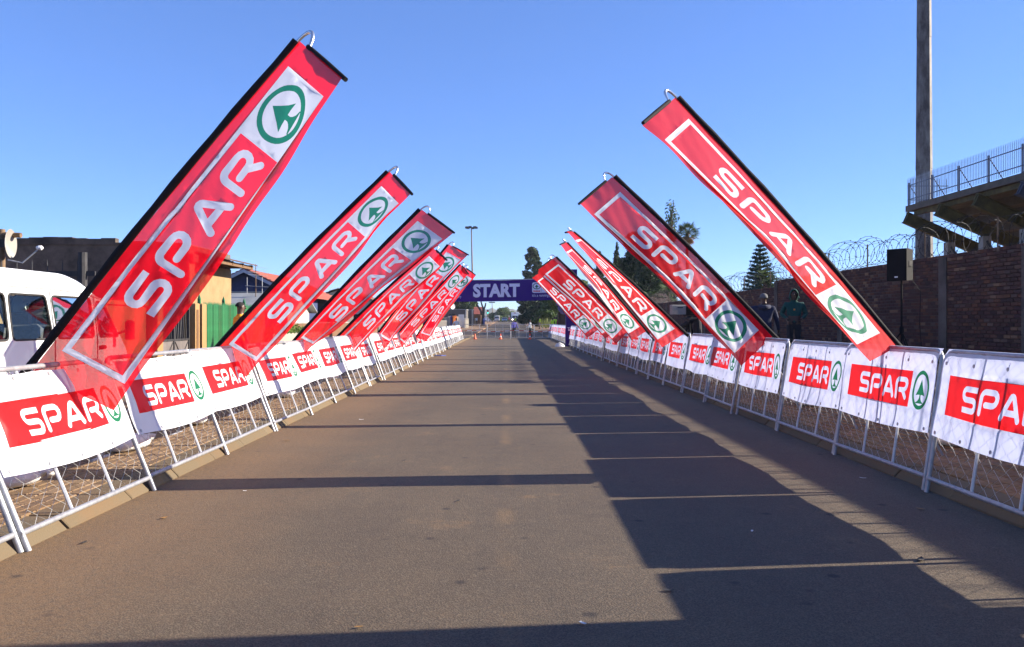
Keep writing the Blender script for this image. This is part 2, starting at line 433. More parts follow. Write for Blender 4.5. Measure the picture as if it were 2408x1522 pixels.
M['hair'] = mat('hair', (.012, .010, .009), .9, var=.3, scale=40, bump=.5, bscale=80)
M['hivis'] = mat('hivis', (.60, .85, .02), .7, var=.08)
for k, c in dict(navy=(.018, .022, .05), bottle=(.012, .065, .05), orange_shirt=(.85, .30, .012), charcoal=(.02, .02, .024), denim=(.05, .075, .16),
                 white_cloth=(.62, .62, .60), khaki=(.42, .33, .21), violet=(.10, .09, .36), grey_knit=(.12, .12, .12), pink=(.5, .08, .12), blue_work=(.10, .13, .38), shoe_white=(.7, .7, .7)).items():
    M[k] = mat('cloth_'+k, c, .9, var=.2, scale=18, bump=.35, bscale=30)

# ================================================================== GROUND
LK, RK = -3.16, 3.74            # road edges (kerb faces)
def verge_r(x, y):
    s = min(1, max(0, (x - 4.04) / 3.96)); f = 1.0 if y < 95 else max(0.0, 1 - (y-95)/50.0)
    return 0.10 + 0.46*s*f
def ground_z(x, y):
    if x <= -3.35: z = 0.07
    elif x < 3.9: z = -0.05
    else: z = verge_r(x, y) - 0.03
    r = rise(y)
    if y > 420: r = 1.42 - min(900, y-420)*0.008
    return z + r
def sheet(name, xs, ys, zf, m, kind='structure', parent=None):
    v = [(x, y, zf(x, y)) for y in ys for x in xs]; n = len(xs)
    f = [(j*n+i, j*n+i+1, (j+1)*n+i+1, (j+1)*n+i) for j in range(len(ys)-1) for i in range(n-1)]
    me = bpy.data.meshes.new(name); me.from_pydata(v, [], f); me.materials.append(m); me.shade_smooth() if len(ys) > 40 else None
    o = mesh_obj(name, me, parent)
    if kind: o['kind'] = kind
    return o
gx = [-2500, -900, -300, -120, -50, -25, -14, -8.2, -5, -3.40, -3.30, 3.86, 3.97, 4.6, 5.5, 6.7, 8.0, 10, 14, 25, 50, 120, 300, 900, 2500]
gy = [-60, -20, 0, 10, 20, 30, 40, 50, 60, 70, 80, 90, 95, 105, 115, 130, 145, 160, 180, 200, 220, 240, 260, 280, 300, 350, 420, 500, 650, 900, 1320, 2000, 4500]
sheet('ground', gx, gy, ground_z, M['soil'])
ry = [-14, 0, 10, 20, 40, 60, 80, 120, 160, 200, 240, 280, 300, 420]
sheet('road', [LK-.02, -1, 1, RK+.02], ry, lambda x, y: rise(y), M['asphalt'])
sheet('cross_road', [-90, LK-.02], [246, 262, 276], lambda x, y: rise(y) + .10, M['asphalt'])
sheet('cross_road', [RK+.02, 90], [246, 262, 276], lambda x, y: rise(y) + .16, M['asphalt'])
pav_l = sheet('pavement', [-8.05, -6, LK-.28], [-6, 10, 30, 50, 70, 80, 110], lambda x, y: rise(y)+.085, M['paver_bed'])
pav_r = sheet('pavement', [RK+.28, 5.0, 6.5, 7.98], [-6, 10, 30, 50, 70, 80, 95], lambda x, y: rise(y)+verge_r(x, y)-.012, M['paver_bed'])

# kerbstones, each a stone of its own
def kerb_mesh(side):
    b = MB(); prof = [(0, -.06), (0, .012), (.085, .098), (.10, .102), (.29, .102), (.29, -.06)]
    L = .985; n = len(prof)
    vs_ = [(p[0], y, p[1]) for y in (0, .012, L-.012, L) for p in prof]
    vs_ = [((x + (.004 if y in (0, L) else 0)), y, z - (.006 if (y in (0, L) and z > 0) else 0)) for x, y, z in vs_]
    fs = [(k*n+i, k*n+(i+1) % n, (k+1)*n+(i+1) % n, (k+1)*n+i) for k in range(3) for i in range(n)]
    fs += [tuple(range(n)), tuple(range(3*n, 4*n))]
    if side < 0: vs_ = [(-x, y, z) for x, y, z in vs_]
    return b.add(vs_, fs).mesh('kerbstone', M['kerb'])
rng = random.Random(4)
for side, x0 in ((-1, LK), (1, RK)):
    k = empty('kerb', (x0, 0, 0)); k['kind'] = 'structure'
    me = kerb_mesh(side)
    for i in range(-5, 82):
        o = mesh_obj('kerbstone', me, k, (rng.uniform(-.006, .006), i*1.0, rng.uniform(-.006, .006)), (0, 0, rng.uniform(-.006, .006)))

# pavers: the nearest 300 of each pavement singly, the rest joined
def pavers(parent, x_from, dirx, zf, y0, y1, rows, near):
    b = MB(); b.cbox((0, 0, 0), (.094, .194, .03), .006)
    me = b.mesh('paver', M['paver'], fix=True)
    rest = MB(); cnt = 0; r = random.Random(9 if dirx > 0 else 5)
    cells = []
    ny = int((y1-y0)/.2)
    for j in range(ny):
        for i in range(rows):
            cells.append((y0 + j*.2 + (i % 2)*.1, x_from + dirx*(.05 + i*.1)))
    cells.sort(key=lambda c: abs(c[0]-near) + 3.0*max(0, abs(c[1]-x_from)-1.0))
    for (y, x) in cells:
        z = zf(x, y) + r.uniform(-.003, .003)
        if cnt < 300:
            sl = 0.1159 if dirx > 0 else 0
            mesh_obj('paver', me, parent, (x, y, z), (r.uniform(-.012, .012), -math.atan(sl) + r.uniform(-.02, .02), r.uniform(-.01, .01))); cnt += 1
        else:
            rest.cbox((x, y, z), (.094, .194, .03), .006)
    o = rest.build('paver_field', M['paver'], parent, fix=False); o['kind'] = 'stuff'
pavers(pav_l, LK-.29, -1, lambda x, y: .095, 3.6, 34.0, 15, 6.8)
pavers(pav_r, RK+.29, 1, lambda x, y: verge_r(x, y)-.001, 4.4, 34.0, 14, 6.6)

# ================================================================== LETTERING ART
def arc(cx, cy, r, a0, a1, n=7):
    return [(cx + r*cos(radians(a0 + (a1-a0)*i/n)), cy + r*sin(radians(a0 + (a1-a0)*i/n))) for i in range(n+1)]
SW = .215
LET = {
 'S': ([[(1.02, .893)] + arc(.305, .696, .197, 90, 270) + arc(.80, .304, .197, 90, -90) + [(.07, .107)]], False, 1.09),
 'P': ([[(.11, .11)] + arc(.32, .683, .21, 180, 90) + arc(.78, .663, .23, 90, -90) + [(.40, .433)]], True, 1.12),
 'A': ([[(.11, .11)] + arc(.535, .79, .10, 155, 25, 4) + [(.98, .11)], [(.27, .32), (.81, .32)]], True, 1.09),
 'R': ([[(.11, .11)] + arc(.32, .683, .21, 180, 90) + arc(.78, .663, .23, 90, -90) + [(.40, .433)], [(.70, .43), (1.0, .11)]], True, 1.12),
}
def text_paths(word, x0, y0, cap, total, sx=1.0):
    """centre lines of the letters set between x0 and x0+total"""
    ws = [LET[c][2]*cap*sx for c in word]; gap = (total - sum(ws))/(len(word)-1)
    out = []; x = x0
    for c, w in zip(word, ws):
        for p in LET[c][0]:
            out.append(([(x + a*cap*sx, y0 + b_*cap) for a, b_ in p], LET[c][1], SW*cap))
        x += w + gap
    return out
def stroke_outline(path, w, rnd):
    P = [Vector(p) for p in path]; n = len(P); L_, R_ = [], []
    for i in range(n):
        t0 = (P[i]-P[i-1]).normalized() if i > 0 else (P[1]-P[0]).normalized()
        t1 = (P[i+1]-P[i]).normalized() if i < n-1 else t0
        t = (t0+t1); t = t.normalized() if t.length > 1e-6 else t0
        nn = Vector((-t.y, t.x)); k = w/2/max(.5, nn.dot(Vector((-t0.y, t0.x))))
        L_.append(P[i] + nn*k); R_.append(P[i] - nn*k)
    def cap_pts(c, a, ang0):
        if not rnd: return []
        return [Vector((c.x + w/2*cos(ang0 + a*k/6), c.y + w/2*sin(ang0 + a*k/6))) for k in range(1, 6)]
    tE = (P[-1]-P[-2]); aE = atan2(tE.x, -tE.y)           # angle of the left normal
    tS = (P[1]-P[0]); aS = atan2(-tS.x, tS.y)
    return L_ + cap_pts(P[-1], -pi, atan2(tE.x*1.0, -tE.y)) + R_[::-1] + cap_pts(P[0], -pi, atan2(-tS.x, tS.y))
class Art:
    def __init__(s, w, h, gu, gv):
        s.w, s.h = w, h; s.loops = []; s.rules = []; s.gu, s.gv = gu, gv
    def rect(s, x0, y0, x1, y1, m):
        s.loops.append([(x0, y0), (x1, y0), (x1, y1), (x0, y1)]); s.rules.append(('r', (x0, y0, x1, y1), m))
    def poly(s, pts, m): s.loops.append(pts); s.rules.append(('p', pts, m))
    def circle(s, c, r, m, n=36):
        s.loops.append([(c[0]+r*cos(2*pi*k/n), c[1]+r*sin(2*pi*k/n)) for k in range(n)]); s.rules.append(('c', (c[0], c[1], r*cos(pi/n)), m))
    def text(s, paths, m):
        for p, rnd, w in paths:
            s.loops.append([tuple(q) for q in stroke_outline(p, w, rnd)]); s.rules.append(('t', (p, w, rnd), m))
    def emblem(s, c, r, white, green, sx=1.0):
        ell = lambda rr, n=40: [(c[0]+rr*sx*cos(2*pi*k/n), c[1]+rr*sin(2*pi*k/n)) for k in range(n)]
        ri = r*.795; s.poly(ell(r), green); s.poly(ell(ri), white)
        q = lambda x, y: (c[0]+x*ri*sx, c[1]+y*ri)
        s.poly([q(-.11, -.26), q(-.11, -.48), q(-.17, -.60), q(-.30, -.72), q(-.52, -.80), q(-.55, -.86), q(.55, -.86), q(.52, -.80), q(.30, -.72), q(.17, -.60), q(.11, -.48), q(.11, -.26)], green)
        s.poly([q(0, .70), q(-.205, .34), q(-.425, -.02), q(-.68, -.36), q(-.35, -.31), q(0, -.30), q(.35, -.31), q(.68, -.36), q(.425, -.02), q(.205, .34)], green)
    def mesh2d(s):
        V = []; E = []
        def loop(pts):
            b = len(V); V.extend(Vector((p[0], p[1])) for p in pts); n = len(pts)
            E.extend((b+i, b+(i+1) % n) for i in range(n))
        loop([(0, 0), (s.w, 0), (s.w, s.h), (0, s.h)])
        for l in s.loops: loop(l)
        r = random.Random(2)
        for i in range(s.gu+1):
            for j in range(s.gv+1):
                x, y = s.w*i/s.gu, s.h*j/s.gv
                if 0 < i < s.gu and 0 < j < s.gv: x += r.uniform(-.2, .2)*s.w/s.gu; y += r.uniform(-.2, .2)*s.h/s.gv
                V.append(Vector((x, y)))
        co, ed, fa, *_ = delaunay_2d_cdt(V, E, [], 0, 1e-5)
        co = np.array([(p[0], p[1]) for p in co]); fa = [f for f in fa if len(f) == 3]
        F = np.array(fa); cen = co[F].mean(axis=1)
        keep = (cen[:, 0] > 0) & (cen[:, 0] < s.w) & (cen[:, 1] > 0) & (cen[:, 1] < s.h)
        F = F[keep]; cen = cen[keep]; mi = np.zeros(len(F), dtype=int)
        for kind, a, m in s.rules:
            x, y = cen[:, 0], cen[:, 1]
            if kind == 'r': ins = (x > a[0]) & (x < a[2]) & (y > a[1]) & (y < a[3])
            elif kind == 'c': ins = (x-a[0])**2 + (y-a[1])**2 < a[2]**2
            elif kind == 'p': ins = inpoly(a, x, y)
            else:
                p, w, rnd = a; ins = inpoly(stroke_outline(p, w, rnd), x, y)
                d = np.full(len(x), 9.0)
                for i in range(len(p)-1):
                    ax, ay = p[i]; bx, by = p[i+1]; L2 = (bx-ax)**2+(by-ay)**2
                    t = np.clip(((x-ax)*(bx-ax)+(y-ay)*(by-ay))/L2, 0, 1)
                    if not rnd and (i == 0 or i == len(p)-2):
                        tt = ((x-ax)*(bx-ax)+(y-ay)*(by-ay))/L2
                        bad = (tt < 0) if i == 0 else (tt > 1)
                        dd = np.hypot(x-ax-t*(bx-ax), y-ay-t*(by-ay)); dd[bad] = 9
                    else: dd = np.hypot(x-ax-t*(bx-ax), y-ay-t*(by-ay))
                    d = np.minimum(d, dd)
                ins = d < w/2*.995
            mi[ins] = m
        return co, F, mi
def inpoly(pts, x, y):
    ins = np.zeros(len(x), dtype=bool); n = len(pts)
    for i in range(n):
        x0, y0 = pts[i][0], pts[i][1]; x1, y1 = pts[(i+1) % n][0], pts[(i+1) % n][1]
        if y0 == y1: continue
        c = ((y0 > y) != (y1 > y)) & (x < (x1-x0)*(y-y0)/(y1-y0)+x0)
        ins ^= c
    return ins
def art_mesh(name, co, F, mi, fn, mats, smooth=True):
    P = fn(co[:, 0], co[:, 1])
    me = bpy.data.meshes.new(name); me.from_pydata([tuple(p) for p in P], [], [tuple(int(i) for i in f) for f in F])
    for m in mats: me.materials.append(m)
    me.polygons.foreach_set('material_index', mi.astype(np.int32))
    if smooth: me.shade_smooth()
    me.update(); return me

# ================================================================== BARRIERS
BW, BH = 1.94, 1.25
def barrier_parts():
    fr = MB(); r = .021; c = .10
    pts = [(0, 0, 0), (0, 0, BH-c)] + [(c-c*cos(a), 0, BH-c+c*sin(a)) for a in (pi/6, pi/3, pi/2)]
    pts += [(BW-c+c*sin(a), 0, BH-c+c*cos(a)) for a in (0, pi/6, pi/3, pi/2)] + [(BW, 0, 0)]
    fr.tube(pts, r, 8); fr.tube([(-.02, 0, .125), (BW+.02, 0, .125)], r*.95, 8)
    frame = fr.mesh('frame', M['galv'], 50)
    bar = MB().tube([(0, .012, .125), (0, .012, BH-.02)], .0135, 6).mesh('bar', M['galv_white'], 50)
    prop = {}
    for key, lean, run, gz in (('L', radians(21.3), .52, .11), ('R', radians(9.2), .50, .12)):
        R_ = Matrix.Rotation(lean, 3, 'X')                    # place -> barrier frame
        top = Vector((0, .03, BH-.14)); tw = R_.inverted() @ top
        ft = lambda x: R_ @ Vector((x, tw.y + run, gz))
        prop[key] = MB().tube([top, ft(0)], .015, 6).tube([ft(-.18), ft(.18)], .015, 6).mesh('prop', M['galv'], 50)
    # woven wire: zigzag strands, flattened tube of three sides
    w = MB(); rg = random.Random(3); cell = .085
    n = int(BW/cell)
    for i in range(n):
        x0 = (i+.5)*cell*BW/(n*cell); pts = []
        k = 0; z = .13
        while z < BH-.01:
            pts.append((x0 + (cell*.5 if (k+i) % 2 else -cell*.5)*.98 + rg.uniform(-.008, .008), .018 + rg.uniform(-.008, .008), z)); z += .062 + rg.uniform(-.006, .006); k += 1
        pts.append((x0, .01, BH-.01))
        w.tube(pts, .0021, 3, cap=False)
    wire = w.mesh('wire_mesh', M['wire'], fix=False)
    return frame, bar, prop, wire
FRAME, BAR, PROP, WIRE = barrier_parts()
ban = Art(1.93, .70, 34, 14)
ban.rect(.17, .19, 1.52, .505, 1)
ban.text(text_paths('SPAR', .43, .247, .20, 1.04, 1.08), 0)
ban.emblem((1.70, .347), .168, 0, 2, .84)
B2 = ban.mesh2d()
def ban_fn(seed, wrap=False):
    r = random.Random(seed); p = [r.uniform(0, 6.28) for _ in range(8)]; A = r.uniform(.6, 1.3); bl = r.uniform(-.03, .035)
    curl = r.uniform(.0, .07)
    def fn(u, v):
        uu, vv = np.clip(u/1.93, 0, 1), np.clip(v/.70, 0, 1)
        y = -.030 - .004 + 0*u
        y -= .016*A*(np.sin(6.5*uu + p[0]) * (.35+.65*(1-vv)) + .5*np.sin(13*uu + 4*vv + p[1])*(1-vv*.6))
        y -= .010*A*np.sin(9*(uu+.6*vv)+p[2])*np.sin(pi*vv)
        y -= .0035*np.sin(60*(uu-.5) + 14*vv + p[3])*(np.clip(vv-.7, 0, 1)*3) + .003*np.sin(45*uu+p[4])*(np.clip(.35-vv, 0, 1)*2.5)
        y -= bl*np.sin(pi*uu)*np.sin(pi*np.clip(1-vv, 0, 1)*.7) + curl*np.clip(.3-vv, 0, 1)**2*6*np.sin(pi*uu)
        y = np.minimum(y, -.0285)
        z = .50 + v + .008*np.sin(5*uu+p[5])*(1-vv) - .035*np.sin(pi*uu)*(1-vv)*abs(sin(p[6])) + .004*np.sin(21*uu+p[7])*vv
        if wrap:
            z = z + v*.075 + .0; q = np.clip((v-.625)/.075, 0, 1); z = np.where(v > .6, .50 + v*1.075 + .0205*q, z); y = y*(1-q**2) + .004*q
        return np.stack([u+.005, y, z], axis=1)
    return fn
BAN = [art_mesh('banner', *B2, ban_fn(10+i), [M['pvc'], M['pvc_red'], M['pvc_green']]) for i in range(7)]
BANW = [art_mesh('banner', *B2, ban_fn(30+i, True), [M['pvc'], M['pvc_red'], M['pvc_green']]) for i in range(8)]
eye_me = MB().lathe((0, 0, 0), [(.006, -.003), (.016, -.003), (.016, .001), (.006, .001)], 10, axis='Y').mesh('eyelet', M['galv'])
tie_me = MB().tube([(0, -.01, -.01), (0, -.024, .02), (0, 0, .055), (0, .024, .02), (0, -.008, -.008)], .003, 4).mesh('cable_tie', M['black'])

def barrier(x, y, rz, lean, label, blabel, group, bgroup, k, prop=True, banner=True, detail=False, zb=0.0, wrap=False):
    t = empty('crowd_barrier', (x, y, zb), (0, 0, 0)); t.rotation_mode = 'XYZ'
    t.rotation_euler = (-lean, 0, rz)
    tag(t, label, 'barrier', group)
    mesh_obj('frame', FRAME, t)
    for bx in (BW*.34, BW*.67): mesh_obj('bar', BAR, t, (bx, 0, 0))
    mesh_obj('wire_mesh', WIRE, t)
    if prop: mesh_obj('prop', PROP['L' if x < 0 else 'R'], t, (BW*.5, 0, 0))
    if banner:
        b = mesh_obj('hoarding_banner', (BANW[k % len(BANW)] if wrap else BAN[k % len(BAN)])); b.location = (x, y, zb); b.rotation_euler = (-lean, 0, rz)
        tag(b, blabel, 'banner', bgroup)
        if detail:
            for i in range(5):
                for v in (.03, .60 if wrap else .67):
                    u = .08 + i*.4425
                    yy = (ban_fn(30 + k % len(BANW), True) if wrap else ban_fn(10 + k % len(BAN)))(np.array([u]), np.array([v]))[0]
                    mesh_obj('eyelet', eye_me, b, (yy[0], yy[1]-.003, yy[2]))
                    if v > .5: mesh_obj('cable_tie', tie_me, b, (yy[0], -.005, yy[2]+.01))
    return t
rb = random.Random(21)
SPL = {2: 'sunlit white banner under the tip of the large flag before the minibus', 3: 'sunlit white banner between the large minibus flag and the next flag', 4: 'sunlit white banner under the tip of the flag beside the orange-shirted man',
       6: 'sunlit white banner under the curled hem of the loose-hemmed flag', 8: 'sunlit white banner behind the bunched cloth of the overlapped flag'}
SPR = {3: 'backlit white banner under the tip of the large flag before the loudspeaker', 2: 'backlit white banner beside the loudspeaker flag, red box cut by the frame', 5: 'backlit white banner under the tip of the flag by the navy-jacketed man', 4: 'backlit white banner in front of the green-hooded person', 7: 'backlit white banner under the narrow twisted flag by the camera operator'}
GL, GR = 'barriers along the kerb beside the minibus and houses', 'barriers along the kerb beside the brick wall'
y = 5.41 - 1.97*2; k = 0; LEFT_LEAN, RIGHT_LEAN = radians(21.3), radians(9.2)
while y < 65:
    la = LEFT_LEAN + radians(rb.uniform(-1.5, 1.5)) - (radians(4) if y > 30 else 0); jx = rb.uniform(-.02, .03)
    xk = -3.12 + jx - max(0, (y-40))*.010
    near = y < 14
    barrier(xk, y, pi/2 + radians(rb.uniform(-.9, .9)), la,
            SPL[k].replace('sunlit white banner', 'leaning mesh barrier') if k in SPL else 'white steel mesh crowd barrier leaning back on the kerb by the minibus and houses',
            SPL.get(k, 'sunlit white banner with red box and green tree circle, on the houses side'),
            GL, 'sunlit banners on the houses side', k, prop=True, detail=near, wrap=(k > 3 and k % 4 != 1))
    y += 1.97; k += 1
y = 7.33 - 2.03*3; k = 3
while y < 73:
    la = RIGHT_LEAN + radians(rb.uniform(-1.2, 1.2)); jx = rb.uniform(-.03, .02)
    xk = 3.70 + jx + max(0, (y-30))*.002
    near = y < 14
    barrier(xk, y + 1.98, -pi/2 + radians(rb.uniform(-.9, .9)), la,
            SPR[round((y-1.24)/2.03)].replace('backlit white banner', 'shaded mesh barrier').replace(', red box cut by the frame', '') if round((y-1.24)/2.03) in SPR else 'white steel mesh crowd barrier in shade on the kerb by the brick wall',
            SPR.get(round((y-1.24)/2.03), 'backlit white banner with red box and green tree circle, brick wall side'),
            GR, 'backlit banners on the brick wall side', k, prop=True, detail=near, wrap=True)
    y += 2.03; k += 3
# barriers closing the road
for i, xb in enumerate((-3.55, -1.56, .43, 2.42)):
    barrier(xb, 70.3 + (.06 if i % 2 else 0), radians((-1.5, 2.5, -2, 1.5)[i]), radians(2),
            'bare mesh barrier, no banner, standing across the road by the traffic cones', None,
            'bare barriers closing the road', None, 0, prop=False, banner=False)
tp = MB()
for i in range(46):
    xa = -3.7 + i*.2; tp.mat = 0 if (i//2) % 2 else 1
    za = .66 + .05*sin(i*.35) + (.16 if i > 38 else 0)
    zb_ = .66 + .05*sin((i+1)*.35) + (.16 if i+1 > 38 else 0)
    tp.add([(xa, 70.2, za), (xa+.2, 70.2, zb_), (xa+.2, 70.2, zb_+.05), (xa, 70.2, za+.05), (xa, 70.206, za), (xa+.2, 70.206, zb_), (xa+.2, 70.206, zb_+.05), (xa, 70.206, za+.05)],
           [(0, 1, 2, 3), (7, 6, 5, 4), (0, 4, 5, 1), (3, 2, 6, 7)])
tag(tp.build('hazard_tape', [M['reflect'], M['lamp_red']], fix=False), 'red and white hazard tape strung along the barriers closing the road', 'tape')

# ================================================================== FEATHER FLAGS
FL, FW = 3.4, .74
fa = Art(FL, FW, 84, 20)        # u along the flag, v from the free edge (0) up to the pole (FW)
fa.rect(.25, .05, 3.19, .645, 1)
fa.rect(.305, .105, 2.53, .59, 0)
fa.text(text_paths('SPAR', .84, .19, .315, 1.62), 1)
fa.emblem((2.865, .348), .255, 1, 2)
F2D = fa.mesh2d()

def solve(p0, px, py, Y, length):
    """point on the ray through (px,py), nearer the camera than p0, at the given distance"""
    best = None
    for i in range(400):
        yy = Y + .25 - i*.0035
        q = D(px, py, yy); e = abs((q-p0).length - length) + max(0, (yy-Y))*.3
        if best is None or e < best[0]: best = (e, q)
    return best[1]

def flag(base, top, barend, free, Y, side, seed, label, group, rip=1.0, fold=0.0, pinch=0.0):
    r = random.Random(seed); ph = [r.uniform(0, 6.28) for _ in range(8)]
    B = D(*base, Y); T = D(*top, Y); d = (T-B).normalized()
    plen = (T-B).length
    Wt = solve(T, *barend, Y, FW) - T
    Wb = solve(B, *free, Y, FW*1.0) - B
    root = empty('feather_flag', (B - d*((B.z-.12)/d.z)))
    tag(root, label, 'flag', group)
    inv = root.location
    bow = Vector((0, 0, 1)).cross(d).cross(d) * -.05
    def pole(t): return B + d*(plen*t) + bow*sin(pi*max(0, t))*1.0
    def fn(u, v):
        s = u/FL if side < 0 else 1-u/FL; t = np.clip((FW-v)/FW, 0, 1); s = np.clip(s, 0, 1)
        out = np.zeros((len(u), 3))
        Bv, dv, bw = np.array(B), np.array(d), np.array(bow)
        P = Bv + np.outer(s*plen, dv) + np.outer(np.sin(pi*s), bw)
        e = s**1.3 if side < 0 else s*s*(3-2*s)
        W = np.outer(1-e, np.array(Wb)) + np.outer(e, np.array(Wt))
        ln = np.linalg.norm(W, axis=1); W = W / ln[:, None] * (FW*(1-.015*np.sin(pi*s)-pinch*np.sin(pi*s)**2))[:, None]
        nrm = np.cross(np.tile(dv, (len(u), 1)), W); nrm /= np.linalg.norm(nrm, axis=1)[:, None]
        h = .030*np.sin(7.5*s + 1.6*t + ph[0])*t + .020*np.sin(15*s - 3*t + ph[1])*t**1.3
        h += .014*np.sin(26*(s+.30*t) + ph[2])*t*(.3 + np.abs(s-.5)) + .010*np.sin(52*(s + .45*t) + ph[3])*np.sin(pi*np.clip(t, 0, 1))*(.25+(1-s)**2)
        h += .010*np.sin(pi*np.clip(t, 0, 1))*np.cos(9*s+ph[4])
        h += .0035*np.exp(-((1-s)/.06)**2)*np.sin(22*t+ph[5])          # gathers below the top bar
        h += .09*pinch*np.sin(10*s+ph[6])*t
        P = P + W*(.03 + .97*t)[:, None] + nrm*(h*rip)[:, None]
        if fold:
            f = np.clip(.20-s, 0, 1)*5*np.clip(t-.2, 0, 1)
            P = P + np.outer(f*fold, dv) + nrm*(f*.25*fold)[:, None] + W*(-.35*f*fold)[:, None]
        P = P - dv*0.0
        return P - np.array(inv)
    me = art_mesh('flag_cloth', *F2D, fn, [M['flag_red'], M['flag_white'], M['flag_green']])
    mesh_obj('cloth', me, root)
    wt = Wt.normalized()
    sl = MB(); n = 14
    wbn = Wb.normalized()
    pts = [pole(-.035 + (1.03)*i/n) - wbn.lerp(wt, i/n)*.015 - inv for i in range(n+1)]
    sl.tube(pts, [.034 + .004*sin(i*2.1+ph[0]) for i in range(n+1)], 8); sl.build('pole_sleeve', M['sleeve'], root, 60)
    bs = MB(); a = T + wt*.15 + d*.012; b = T + wt*(FW+.02) + d*.012
    bs.tube([a-inv, a.lerp(b, .5)-inv, b-inv], [.021, .023, .019], 8); bs.build('bar_sleeve', M['sleeve'], root, 60)
    el = MB(); p0 = pole(.985)-inv; c1 = T + d*.15 - inv; c2 = T + d*.17 + wt*.10 - inv; p1 = T + wt*.17 + d*.012 - inv
    bez = [((1-q)**3)*p0 + 3*(1-q)**2*q*c1 + 3*(1-q)*q*q*c2 + q**3*p1 for q in [i/9 for i in range(10)]]
    el.tube(bez, .015, 8); el.build('elbow', M['alu'], root, 60)
    lo = MB(); lo.tube([pole(-.02)-inv, Vector((0, 0, -.10))], .018, 8)
    lo.build('pole', M['steel_dark'], root, 60)
    bp = MB(); bp.box((0, 0, -.005), (.42, .42, .03)); bp.tube([(0, 0, -.01), tuple(d*.34)], .028, 8)
    bp.build('base_plate', M['steel_dark'], root)
    return root

LFL = [((70, 868), (702, 95), (808, 188), (268, 965), 6.63), ((495, 835), (915, 403), (966, 457), (583, 888), 10.95), ((681, 815), (990, 492), (1066, 548), (712, 842), 14.9),
       ((782, 805), (1019, 584), (1049, 612), (815, 846), 19.3), ((876, 803), (1055, 575), (1100, 600), (905, 821), 23.2), ((920, 805), (1083, 622), (1101, 645), (941, 822), 27.3), ((978, 795), (1092, 628), (1117, 647), (1002, 801), 31.4)]
LL = ['large red flag leaning over the road in front of the white minibus', 'red flag leaning over the road beside the man in the orange shirt and green fence', 'red flag with loose curled hem, between the green hedge and the road',
      'red flag overlapped by the curled-hem flag, its foot among bunched cloth', 'red flag with silver elbow standing just past the bunched-cloth flag', 'red flag, second from last before the start banner on the houses side', 'red flag closest to the start banner on the houses side']
for i, (b_, t_, e_, f_, Y) in enumerate(LFL):
    flag(b_, t_, e_, f_, Y, -1, 40+i, LL[i], 'flags on the houses side of the road', rip=.8 if i < 2 else 1.2, fold=(.10 if i == 2 else .02 if i == 3 else 0))
RFL = [((2112, 815), (1590, 228), (1516, 290), (2046, 850), 8.45), ((1818, 790), (1442, 414), (1364, 480), (1745, 860), 12.5), ((1610, 784), (1347, 545), (1331, 548), (1557, 818), 17.6),
       ((1520, 779), (1332, 570), (1318, 576), (1487, 800), 21.4), ((1478, 778), (1306, 604), (1266, 634), (1449, 809), 25.6), ((1456, 775), (1299, 611), (1264, 640), (1424, 796), 29.4), ((1412, 772), (1278, 634), (1251, 654), (1381, 795), 33.2)]
RLb = ['large red flag leaning over the road in front of the loudspeaker', 'red flag leaning over the road beside the man in the navy jacket', 'narrow twisted red flag seen almost edge on beside the camera operator',
       'narrow twisted red flag just past the camera operator and dark boards', 'broad red flag with silver elbow before the purple column', 'red flag half hidden behind the broad silver-elbow flag', 'red flag closest to the start banner on the brick wall side']
for i, (b_, t_, e_, f_, Y) in enumerate(RFL):
    flag(b_, t_, e_, f_, Y, 1, 60+i, RLb[i], 'flags on the brick wall side of the road', rip=.9 if i != 1 else 1.3, pinch=(.16 if i in (2, 3) else 0))
# unseen upright tower, added out of frame to cast the foreground shadow band
tw = empty('shadow_tower', (5.0, 4.42, .20)); tag(tw, 'unseen upright purple tower added to cast the foreground shadow', 'tower')
MB().box((0, 0, 2.4), (.30, .34, 4.8)).build('fabric_cover', M['purple'], tw)
MB().box((0, 0, .0), (.8, .8, .04)).build('base_plate', M['steel_dark'], tw)

# sandbags weighing down the flag feet
def sandbag(p, rz, lab, seed):
    r = random.Random(seed); b = MB(); ps = []; n, m_ = 14, 9; fs = []
    for i in range(m_+1):
        th = pi*i/m_
        for k in range(n):
            a = 2*pi*k/n; c, s = cos(a), sin(a)
            x = .26*sin(th)**.7*abs(c)**.8*(1 if c > 0 else -1); yv = .16*sin(th)**.7*abs(s)**.8*(1 if s > 0 else -1); z = .085 + .085*cos(th)
            z += .012*sin(9*x+seed)*sin(11*yv+2)
            ps.append((x + r.uniform(-.006, .006), yv + r.uniform(-.006, .006), max(0.0, z)))
    for i in range(m_):
        for k in range(n): fs.append((i*n+k, i*n+(k+1) % n, (i+1)*n+(k+1) % n, (i+1)*n+k))
    b.add(ps, fs)
    o = empty('sandbag', p, (0, 0, rz)); tag(o, lab, 'sandbag', 'sandbags holding the flag feet')
    b.build('sack', M['bag'], o, True)
    MB().tube([(.22, 0, .10), (.29, .01, .13), (.33, -.02, .10)], [.05, .022, .045], 8).build('tied_neck', M['bag'], o, True)
for i, (x, y) in enumerate([(-4.15, 6.9), (-4.05, 8.9), (-4.2, 11.2), (-4.1, 15.2), (-4.2, 19.5)]):
    sandbag((x, y, .112), .4+i*.8, 'white sandbag behind the barriers at the foot of ' + ['the large minibus flag', 'the barrier past the minibus flag', 'the flag by the orange-shirted man', 'the curled-hem flag', 'the flag with bunched cloth'][i], i)
